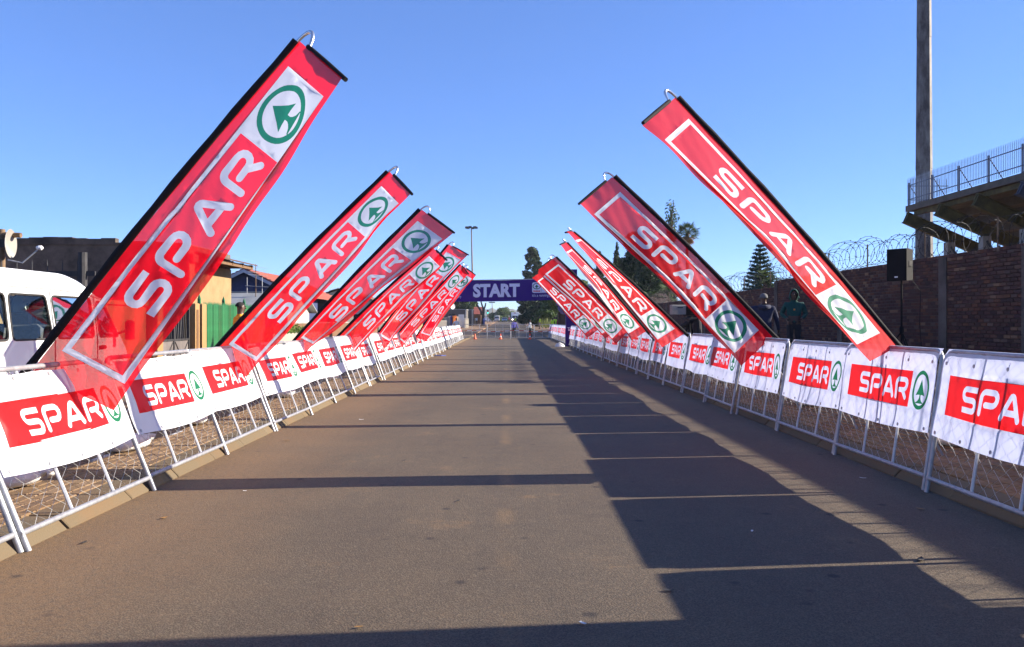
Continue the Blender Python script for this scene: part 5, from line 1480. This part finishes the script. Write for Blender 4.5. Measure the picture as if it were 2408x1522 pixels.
# the white minibus: side at X = -6
VX, VY = -6.86, 8.40
prof = [(.06, .34), (.0, .60), (.0, 1.15), (.14, 1.85), (.30, 2.06), (3.1, 2.06), (3.55, 1.97), (4.12, 1.72), (4.60, 1.14), (4.78, .95), (4.84, .60), (4.80, .34)]
wins = [[(.30, 1.17), (1.62, 1.17), (1.62, 1.74), (.36, 1.74)], [(1.70, 1.17), (2.60, 1.17), (2.52, 1.74), (1.70, 1.74)], [(2.72, 1.17), (3.70, 1.17), (3.70, 1.74), (2.66, 1.74)], [(3.84, 1.17), (4.46, 1.17), (4.08, 1.68), (3.84, 1.70)]]
bus = vehicle('minibus', 'white minibus parked on the pavement behind the large flag', 'minibus', (VX, VY, .10), 0, prof, wins, .86, .11, 1.12, M['white_paint'], (.95, 3.95), .33, (1.18, 1.86, 3.6), (1.2, 1.75, .3), True,
              seats=((.42, 1.9), (.42, 2.9), (-.42, 1.9), (-.42, 2.9), (.42, 3.55), (-.42, 3.55)))
for s_ in (1, -1):
    MB().tube([(s_*.895, y, z) for y, z in ((.30, 1.80), (1.5, 1.83), (2.8, 1.83), (3.6, 1.80), (4.1, 1.70))], .014, 5).build('rain_gutter', M['white_paint'], bus) if False else None
    g = MB().tube([(s_*(.86-.11*(z-1.12)/.94+.006), y, z) for y, z in ((.2, 1.80), (1.4, 1.835), (2.8, 1.835), (3.6, 1.80), (4.08, 1.72))], .013, 5).build('rain_gutter', M['galv_white'], bus)
    MB().tube([(s_*.862, 2.64, .45), (s_*.863, 2.64, 1.14), (s_*.80, 2.60, 1.80)], .006, 4).build('door_seam', M['rubber'], bus)
    MB().tube([(s_*.862, 3.78, .45), (s_*.863, 3.78, 1.14), (s_*.80, 3.78, 1.76)], .006, 4).build('door_seam', M['rubber'], bus)
    MB().cbox((s_*.872, 3.92, 1.02), (.03, .17, .055), .012).build('door_handle', M['black'], bus)
    MB().b2((s_*.861, .5, .62), (s_*.868, 4.5, .66)).build('trim_strip', M['rubber'], bus)
    MB().cbox((s_*.62, 4.79, .78), (.34, .10, .17), .02).build('headlight', M['glass'], bus)
    MB().b2((s_*.70, -.02, .75), (s_*.84, .02, 1.05)).build('tail_light', M['lamp_red'], bus)
    mr = MB().tube([(s_*.84, 4.28, 1.18), (s_*1.02, 4.34, 1.26)], .018, 6).build('mirror_arm', M['black'], bus)
    MB().cbox((s_*1.08, 4.34, 1.27), (.11, .09, .30), .03).build('mirror', M['black'], mr)
MB().cbox((0, 4.82, .48), (1.70, .16, .22), .05).build('bumper', M['rubber'], bus)
MB().cbox((0, -.02, .48), (1.70, .14, .22), .05).build('bumper', M['rubber'], bus)
MB().b2((-.72, 4.2, .95), (.72, 4.55, 1.12)).build('dashboard', M['seat'], bus)
MB().tube([(-.38 + .19*cos(a), 4.05 + .06*sin(a), 1.16 + .18*sin(a)) for a in [2*pi*k/14 for k in range(14)]], .014, 5, closed=True).build('steering_wheel', M['black'], bus)
MB().b2((-.74, .3, .44), (.74, 4.2, .50)).build('floor_pan', M['rubber'], bus)

# far traffic
cs = [(-2.2, .30), (-2.25, .55), (-2.18, .85), (-1.55, .95), (-1.05, 1.40), (.45, 1.42), (1.05, .98), (2.0, .82), (2.2, .55), (2.15, .30)]
cw = [[(-1.30, .98), (-.05, .98), (-.05, 1.33), (-.95, 1.33)], [(.03, .98), (.85, .98), (.42, 1.33), (.03, 1.33)]]
YC = 268
car = vehicle('sedan_car', 'silver sedan facing the closed road at the crossroad', 'car', (px(1186.5, YC), YC, rise(YC)), pi, cs, cw, .86, .16, .95, M['silver_paint'], (-1.35, 1.3), .30, (1.0, 1.36, .4), (1.0, 1.36, -1.0), False)
for s_ in (1, -1):
    MB().cbox((s_*.62, 2.13, .68), (.34, .12, .15), .02).build('headlight', M['reflect'], car); MB().cbox((s_*.62, -2.18, .72), (.3, .1, .16), .02).build('tail_light', M['lamp_red'], car)
    MB().cbox((s_*.95, .72, 1.0), (.16, .10, .12), .02).build('mirror', M['silver_paint'], car)
MB().b2((-.25, 2.20, .40), (.25, 2.235, .50)).build('number_plate', M['lamp_amber'], car)
YV = 285
vp_ = [(-2.2, .35), (-2.25, .9), (-2.15, 1.85), (-2.0, 1.98), (1.2, 1.96), (1.9, 1.15), (2.3, .95), (2.35, .35)]
van = vehicle('minivan', 'white minivan seen from behind at the crossroad', 'van', (px(1169, YV), YV, rise(YV)), 0, vp_, [[(-1.9, 1.1), (-.6, 1.1), (-.6, 1.75), (-1.9, 1.75)], [(-.5, 1.1), (1.4, 1.1), (1.0, 1.75), (-.5, 1.75)]], .90, .10, 1.05, M['white_paint'], (-1.4, 1.4), .32, (1.2, 1.9, 1.2), (1.1, 1.8, -2.0), False)
for s_ in (1, -1): MB().cbox((s_*.78, -2.24, 1.0), (.14, .1, .5), .02).build('tail_light', M['lamp_red'], van)
MB().b2((-.3, -2.29, .65), (.3, -2.25, .78)).build('number_plate', M['lamp_amber'], van)
YT = 262
tr = empty('box_truck', (px(1211, YT), YT, rise(YT))); tag(tr, 'white box truck with headlights on, facing the closed road', 'truck')
MB().cbox((0, 3.2, 2.0), (2.35, 5.0, 2.3), .06).build('cargo_box', M['white_paint'], tr)
b = MB(); hx = 1.0
pts = [(-hx, .55, .45), (-hx, -.35, .45), (-hx, -.40, 1.25), (-hx, -.10, 2.05), (-hx, .55, 2.10)]; b.prism(pts, (2*hx, 0, 0)).build('cab', M['white_paint'], tr)
MB().add([(-.88, -.405, 1.28), (.88, -.405, 1.28), (.82, -.13, 2.0), (-.82, -.13, 2.0)], [(0, 1, 2, 3)]).build('windscreen', M['dark_glass'], tr)
MB().b2((-.35, .69, 2.75), (.35, .695, 2.95)).build('roof_sign', M['lamp_red'], tr)
MB().cbox((0, -.42, .5), (2.05, .18, .24), .04).build('bumper', M['steel_dark'], tr)
MB().b2((-.6, -.405, .72), (.6, -.385, 1.05)).build('grille', M['black'], tr)
hl = emis('headlight_on', (1.0, .85, .62), 6.0)
for s_ in (1, -1):
    MB().lathe((s_*.74, -.41, .82), [(.005, -.03), (.15, -.02), (.15, .02)], 14, axis='Y').build('headlight', hl, tr)
    MB().cbox((s_*1.18, -.15, 1.6), (.16, .1, .4), .02).build('mirror', M['black'], tr)
    for wy in (.5, 3.9): MB().lathe((s_*.92, wy, .42), [(.2, -.13), (.42, -.12), (.42, .12), (.2, .13)], 16, axis='X').build('wheel', M['rubber'], tr)
MB().b2((-.4, .4, .42), (.4, 5.5, .84)).build('chassis', M['black'], tr)

# ================================================================== PEOPLE
def person(loc, rz, h, label, top, bottom, skin='skin', arms=((0, 0), (0, 0)), stride=0.0, bulk=1.0, shorts=False, short_sleeve=False, hair='hair', head=None, vest=None, shoe='black', look=0.0, group=None, detail=False, lean=0.0):
    """one continuous skinned body; arms given as ((raise sideways, raise forward) for left, right)"""
    t = empty('person', loc, (0, 0, rz)); tag(t, label, 'person', group)
    k = h/1.75; v, e, r = [], [], []
    def add(p, rad, par=None):
        v.append(Vector(p)*k); r.append((rad[0]*k, rad[1]*k) if isinstance(rad, tuple) else (rad*k, rad*k)); i = len(v)-1
        if par is not None: e.append((par, i))
        return i
    B = bulk
    pel = add((0, 0, .95), (.155*B, .115*B)); wa = add((0, lean*.3, 1.10), (.145*B, .105*B), pel); ch = add((0, lean*.7, 1.32), (.165*B, .115*B), wa)
    nb = add((0, lean, 1.455), (.105, .080), ch); nk = add((0, lean+.01, 1.525), (.062, .062), nb)
    h1 = add((0, lean+.025, 1.60), (.070, .085), nk); h2 = add((0, lean+.02, 1.68), (.076, .095), h1); h3 = add((0, lean+.01, 1.735), (.050, .062), h2)
    wr_ = []
    for s_, am in zip((-1, 1), arms):
        sh = add((s_*.175*B, lean, 1.415), .066*B, ch)
        if len(am) == 3:            # explicit: elbow out, wrist at a point
            el_, w_ = Vector((s_*am[0][0], am[0][1], am[0][2])), Vector((s_*am[1][0], am[1][1], am[1][2])); d2 = (w_-el_).normalized()
            ei = add(el_, .056*B, sh); wi = add(w_, .036, ei); hi = add(w_ + d2*.085, (.040, .024), wi); wr_.append((w_*k, d2, hi, s_)); continue
        sa, fa_ = am
        d = Vector((s_*(sin(sa)+.12), 0, -cos(sa))); d = Vector((d.x, sin(fa_)*cos(sa), d.z*cos(fa_))).normalized()
        el_ = Vector((s_*.19*B, lean, 1.41)) + d*.29; bend = .35 if abs(sa)+abs(fa_) < 1.0 else .12
        d2 = (d + Vector((-s_*.05, bend, .0))).normalized(); w_ = el_ + d2*.25
        ei = add(el_, .050*B, sh); wi = add(w_, .033, ei); hi = add(w_ + d2*.085, (.040, .024), wi)
        wr_.append((w_*k, d2, hi, s_))
    ank = []
    for s_ in (-1, 1):
        st_ = stride*s_
        hp_ = add((s_*.088, 0, .88), .095*B, pel); kn = add((s_*.10, st_*.5+.02, .50), .062*B if not shorts else .058, hp_); an_ = add((s_*.105, st_-.02, .10), .045, kn)
        to = add((s_*.12, st_+.12, .04), (.043, .035), an_)
    me = bpy.data.meshes.new('sk'); me.from_pydata([tuple(p) for p in v], e, []); me.update()
    o = bpy.data.objects.new('sk', me); COL.objects.link(o)
    sm = o.modifiers.new('skin', 'SKIN'); sm.use_smooth_shade = True
    sl = me.skin_vertices[0].data
    for i, q in enumerate(r): sl[i].radius = q; sl[i].use_root = (i == 0)
    ss_ = o.modifiers.new('sub', 'SUBSURF'); ss_.levels = 2; ss_.render_levels = 2
    dg = bpy.context.evaluated_depsgraph_get(); dg.update()
    bm_ = bpy.data.meshes.new_from_object(o.evaluated_get(dg)); bpy.data.objects.remove(o)
    bm_.name = 'body'; bm_.materials.clear()
    for m_ in (top, bottom, skin, shoe, vest or top): bm_.materials.append(M[m_])
    arm_pts = [(w_, d_) for w_, d_, _, _ in wr_]
    for p in bm_.polygons:
        c = p.center/k
        mi = 0
        if c.z < .09: mi = 3
        elif c.z < .98 and abs(c.x) < .235: mi = 1
        if c.z > 1.515 and abs(c.x) < .15: mi = 2
        for w_, d_ in arm_pts:
            q = (p.center - w_)/k; al = q.dot(d_)
            if al > -.01 and q.length < .16: mi = 2
            elif short_sleeve and -.42 < al <= -.01 and (q - d_*al).length < .085 and (abs(c.x) > .22 or c.y > .2): mi = 2
            elif -.30 < al <= -.01 and (q - d_*al).length < .085 and mi == 1 and abs(c.x) > .17: mi = 0
        if shorts and mi == 1 and c.z < .52: mi = 2
        if vest and mi == 0 and 1.0 < c.z < 1.47 and abs(c.x) < .185*B: mi = 4
        p.material_index = mi
    bm_.shade_smooth()
    # fingers and face features belong to the same mesh
    x = MB(); x.mat = 2
    for w_, d_, hi, s_ in wr_:
        c = v[hi]; nx = d_.cross(Vector((s_, 0, .2))).normalized(); sd = d_.cross(nx).normalized()
        for q, ln in ((-.030, .060), (-.010, .072), (.010, .068), (.028, .052)):
            a = c + sd*q*k + d_*.02*k; x.tube([a, a + d_*ln*.5*k + nx*.008*k, a + d_*ln*k + nx*.026*k], [.0095*k, .009*k, .006*k], 6)
        a = c + sd*(-.03)*k - d_*.035*k; x.tube([a, a - sd*.028*k + d_*.022*k, a - sd*.034*k + d_*.055*k], [.012*k, .0105*k, .007*k], 6)
    if detail:
        y0_ = lean+.02
        x.tube([Vector((0, y0_+.085, 1.675))*k, Vector((0, y0_+.112, 1.632))*k, Vector((0, y0_+.09, 1.622))*k], [.008*k, .019*k, .012*k], 6)
        for s_ in (-1, 1):
            x.ball(Vector((s_*.078, y0_-.01, 1.652))*k, (.012*k, .022*k, .032*k), 8, 6)
            x.ball(Vector((s_*.030, y0_+.082, 1.672))*k, .011*k, 8, 6, 3)
        x.tube([Vector((-.028, y0_+.083, 1.592))*k, Vector((0, y0_+.094, 1.590))*k, Vector((.028, y0_+.083, 1.592))*k], [.005*k, .009*k, .005*k], 6)
    xm = x.mesh('x', [M[top], M[bottom], M[skin], M[shoe]], True)
    bmm = bmesh.new(); bmm.from_mesh(bm_); bmm.from_mesh(xm); bmm.to_mesh(bm_); bmm.free()
    mesh_obj('body', bm_, t)
    c = Vector((0, lean+.012, 1.675))*k
    if head is None and hair:
        hb = MB(); ps = []; n_, m__ = 14, 7; fs = []
        for i in range(m__):
            th = (pi*.53)*i/(m__-1)
            for q in range(n_):
                a = 2*pi*q/n_; fr = .75 if sin(a) > .3 and th > .9 else 1.0
                ps.append((.083*k*sin(th*fr)*cos(a), .101*k*sin(th*fr)*sin(a)-.006*k, .088*k*cos(th*fr)))
        for i in range(m__-1):
            for q in range(n_): fs.append((i*n_+q, i*n_+(q+1) % n_, (i+1)*n_+(q+1) % n_, (i+1)*n_+q))
        hb.add([Vector(p)+c for p in ps], fs).build('hair', M[hair], t, True)
    elif head == 'beanie':
        MB().lathe(c + Vector((0, -.005, -.02)), [(.094*k, 0), (.098*k, .02), (.095*k, .045), (.080*k, .09), (.04*k, .118), (.005, .124)], 16).build('beanie', M['grey_knit'], t, True)
    elif head == 'hood':
        hb = MB(); ps = []; fs = []; n_, m__ = 18, 9; hc = c + Vector((0, -.012*k, -.035*k))
        for i in range(m__):            # rings from the back of the head to the face opening
            th = radians(4) + radians(122)*i/(m__-1)
            for q in range(n_):
                a = 2*pi*q/n_; ps.append(hc + Vector((.112*k*sin(th)*cos(a), -.135*k*cos(th), (.165 if sin(a) > 0 else .17)*k*sin(th)*sin(a))))
        for i in range(m__-1):
            for q in range(n_): fs.append((i*n_+q, i*n_+(q+1) % n_, (i+1)*n_+(q+1) % n_, (i+1)*n_+q))
        fs.append(tuple(range(n_))); hb.add(ps, fs); hb.build('hood', M[top], t, True)
        MB().tube([c + Vector((-.10*k, .02, -.09*k)), c + Vector((-.085*k, -.09*k, -.13*k)), c + Vector((0, -.12*k, -.14*k)), c + Vector((.085*k, -.09*k, -.13*k)), c + Vector((.10*k, .02, -.09*k))], .034*k, 8).build('hood_roll', M[top], t, True)
    elif head in ('cap', 'white_cap'):
        hm = M['charcoal'] if head == 'cap' else M['shoe_white']
        MB().lathe(c + Vector((0, 0, .01)), [(.094*k, 0), (.092*k, .03), (.075*k, .068), (.03*k, .085), (.004, .087)], 14).build('cap', hm, t, True)
        MB().prism([c + Vector((-.075*k, .05*k, .008)), c + Vector((-.05*k, .155*k, -.005)), c + Vector((.05*k, .155*k, -.005)), c + Vector((.075*k, .05*k, .008))], (0, 0, .012)).build('peak', hm, t)
    elif head == 'hoodback':
        MB().tube([c + Vector((-.10*k, .02, -.12*k)), c + Vector((0, -.12*k, -.15*k)), c + Vector((.10*k, .02, -.12*k))], [.04*k, .06*k, .04*k], 8).build('hood_roll', M[top], t, True)
    return t
# near people
pm = D(564, 0, 17.6)
person((pm.x, 17.6, .10), radians(-48), 1.80, 'man in orange t-shirt in profile before the green fence', 'orange_shirt', 'charcoal', short_sleeve=True, detail=True)
gp = (px(1867, 21.0), 21.0); g1 = person((gp[0], gp[1], verge_r(*gp)), radians(165), 1.80, 'person in green hooded sweatshirt standing with hands in pockets by the brick wall', 'bottle', 'charcoal', arms=(((.285, -.06, 1.17), (.175, .115, 1.06), 0),)*2, bulk=1.1, head='hood', detail=True)
MB().b2((-.02, .14, 1.30), (.02, .15, 1.34)).build('chest_emblem', M['lamp_amber'], g1)
np_ = (px(1796, 20.2), 20.2); n1 = person((np_[0], np_[1], verge_r(*np_)), radians(-8), 1.80, 'person in navy padded jacket and grey beanie, arm stretched out, back turned', 'navy', 'charcoal', arms=((1.35, .25), (.15, .1)), bulk=1.22, head='beanie', detail=True)
MB().tube([(-.13, -.06, 1.50), (0, -.14, 1.47), (.13, -.06, 1.50)], [.05, .07, .05], 8).build('hood_roll', M['navy'], n1, True)
cp = (px(1640, 21.0), 21.0); cm = person((cp[0], cp[1], verge_r(*cp)), radians(70), 1.75, 'camera operator in dark jacket and jeans behind a film camera', 'charcoal', 'denim', arms=((.1, 1.0), (.1, 1.0)), bulk=1.1, head='cap', detail=True)
# film camera on tripod
ck = (px(1604, 20.8), 20.8); kz = verge_r(*ck); tr3 = empty('camera_tripod', (ck[0]+.18, ck[1], kz)); tag(tr3, 'black camera tripod on the verge behind the backlit banners', 'tripod')
hz_ = D(0, 752, 20.8).z - kz
for q in range(3):
    a = 2*pi*q/3 + .4; MB().tube([(0, 0, hz_), (.42*cos(a), .42*sin(a), 0)], [.03, .018], 6).build('leg', M['black'], tr3)
MB().lathe((0, 0, hz_), [(.06, -.05), (.08, 0), (.08, .06), (.05, .09)], 12).build('fluid_head', M['steel_dark'], tr3)
fc_ = empty('film_camera', (ck[0]+.18, ck[1], kz+hz_+.09), (0, 0, .15)); tag(fc_, 'film camera rig with grey battery box beside the operator', 'camera')
MB().cbox((0, 0, .14), (.24, .20, .26), .02).build('body', M['black'], fc_)
MB().cbox((-.30, 0, .16), (.36, .18, .24), .015).build('battery_box', M['concrete'], fc_, None)
MB().b2((-.34, -.095, .20), (-.20, -.0905, .225)).build('box_label', M['navy'], fc_)
MB().lathe((.2, 0, .14), [(.06, -.08), (.07, 0), (.09, .08), (.10, .12), (.08, .125)], 14, axis='X').build('lens', M['black_gloss'], fc_)
MB().tube([(-.10, 0, .28), (-.08, 0, .36), (.10, 0, .36), (.12, 0, .28)], .016, 6).build('handle', M['black'], fc_)
MB().cbox((.06, -.17, .24), (.16, .05, .11), .01).build('monitor', M['black_gloss'], fc_)
MB().cbox((.02, 0, -.06), (.30, .16, .05), .01).build('base_plate', M['steel_dark'], fc_)
# people by the closed road
def at(xd, Y): return (px(xd, Y), Y, rise(Y) + (verge_r(px(xd, Y), Y) if px(xd, Y) > 4.0 else .08 if px(xd, Y) < -3.3 else 0))
person(at(1209, 73.5), radians(200), 1.66, 'person in violet jacket and dark trousers behind the bare barriers', 'violet', 'charcoal', arms=((.1, .3), (.1, .3)), bulk=1.1)
person(at(1247, 72.5), radians(100), 1.66, 'person in white jacket and dark cap by the bare barriers', 'white_cloth', 'charcoal', arms=((.1, .5), (.1, .4)), head='cap', shoe='shoe_white', stride=.08)
person(at(1073, 76), radians(10), 1.72, 'person in pale checked jacket with back turned, by the painted fence pillars', 'white_cloth', 'khaki', arms=((.35, -.2), (.35, -.2)), hair='hair')
person(at(1269, 118), radians(60), 1.72, 'marshal in hi-vis vest and khaki shorts on the verge', 'charcoal', 'khaki', vest='hivis', shorts=True, stride=.12, arms=((.2, .2), (.5, .6)))
person(at(1305, 84), radians(20), 1.76, 'marshal in hi-vis vest with pink sleeve, by the short brick wall', 'pink', 'denim', vest='hivis', arms=((.1, .1), (.2, .1)))
person(at(1300, 83), radians(150), 1.66, 'marshal in hi-vis vest with dark sleeves, beside the pink-sleeved one', 'charcoal', 'denim', vest='hivis')
person(at(1212, 172), radians(180), 1.74, 'officer in hi-vis vest and white cap before the truck', 'charcoal', 'navy', vest='hivis', head='white_cap', arms=((.3, .6), (.1, .1)))
person(at(1228.5, 240), radians(180), 1.74, 'officer in green vest beside the truck', 'navy', 'navy', vest='pvc_green')
person(at(1197, 230), radians(180), 1.70, 'person in red top crossing before the truck', 'pink', 'charcoal', stride=.15)
person(at(1138, 160), radians(30), 1.68, 'person in blue overalls by the dead tree', 'blue_work', 'blue_work')
for i, xd in enumerate((1117, 1121)): person(at(xd, 170+i*3), radians(40+i*90), 1.7, ['person in navy standing by the dark shop front', 'person in white standing by the dark shop front'][i], ['navy', 'white_cloth'][i], 'charcoal')

# ================================================================== LITTER
def litter(p, s, rz, m_, label, seed, kind='leaf'):
    r = random.Random(seed); b = MB(); n = 7
    top_ = []; bot = []
    for i in range(n):
        u = i/(n-1)*2-1; w_ = (1-abs(u)**1.6)*.38 if kind == 'leaf' else .35 + r.uniform(-.1, .1)
        z = .004 + .10*s*(u*u) + r.uniform(0, .02)*s
        top_.append((u*s, w_*s, z + .1*s*w_)); bot.append((u*s, -w_*s, z))
    vs_ = top_ + bot; fs = [(i, i+1, n+i+1, n+i) for i in range(n-1)]
    b.add(vs_, fs); vs2 = [(x, y, z+.002) for x, y, z in vs_]; b.add(vs2, [f[::-1] for f in fs])
    o = b.build('dry_leaf' if kind == 'leaf' else 'paper_scrap', M[m_], None, False, p, (0, 0, rz), fix=False); tag(o, label, 'litter', 'litter on the road')
lr = random.Random(44)
spots = [(-1.55, 3.55, 'leaf_dry', .022), (-.72, 4.05, 'leaf_dry', .024), (.38, 4.1, 'paper', .02), (-2.6, 6.3, 'leaf_dry', .035), (-2.85, 5.6, 'rubber', .03), (-2.3, 7.3, 'paper', .015), (-1.1, 8.9, 'rubber', .03), (.9, 4.6, 'rubber', .035), (2.6, 5.2, 'rubber', .05), (-2.75, 10.4, 'leaf_dry', .05), (-2.2, 12.6, 'paper', .035), (1.75, 5.9, 'paper', .02), (3.3, 6.6, 'leaf_dry', .04), (3.4, 7.9, 'paper', .03), (-.4, 6.9, 'rubber', .03), (.2, 3.6, 'leaf_dry', .03)]
for i, (x, y, m_, s) in enumerate(spots):
    kd = 'paper' if m_ == 'paper' else 'leaf'
    litter((x, y, .004), s, lr.uniform(0, 6.28), m_, {'leaf_dry': 'dry brown leaf lying on the road', 'paper': 'tiny white paper scrap lying on the road', 'rubber': 'small dark leaf lying on the road'}[m_], i, kd)
bt = empty('blue_plastic', (px(1033, 36), 36, .003)); tag(bt, 'flattened blue plastic lying at the barrier feet on the houses side', 'litter')
MB().prism([(-.22, -.08, 0), (.1, -.16, 0), (.3, -.02, 0), (.18, .1, 0), (-.08, .16, 0)], (0, 0, .03)).build('sheet', M['blue_work'], bt)

# ================================================================== HAZE
hz = MB(); hz.b2((-2600, -70, -16), (2600, 2750, 62))
hm = bpy.data.materials.new('haze'); hm.use_nodes = True; nt = hm.node_tree
for n_ in list(nt.nodes):
    if n_.type != 'OUTPUT_MATERIAL': nt.nodes.remove(n_)
pv_ = nt.nodes.new('ShaderNodeVolumePrincipled'); pv_.inputs['Color'].default_value = (.80, .88, 1.0, 1); pv_.inputs['Density'].default_value = HAZE; pv_.inputs['Anisotropy'].default_value = .1
nt.links.new(pv_.outputs['Volume'], nt.nodes['Material Output'].inputs['Volume'])
o = hz.build('haze', hm); o['kind'] = 'stuff'
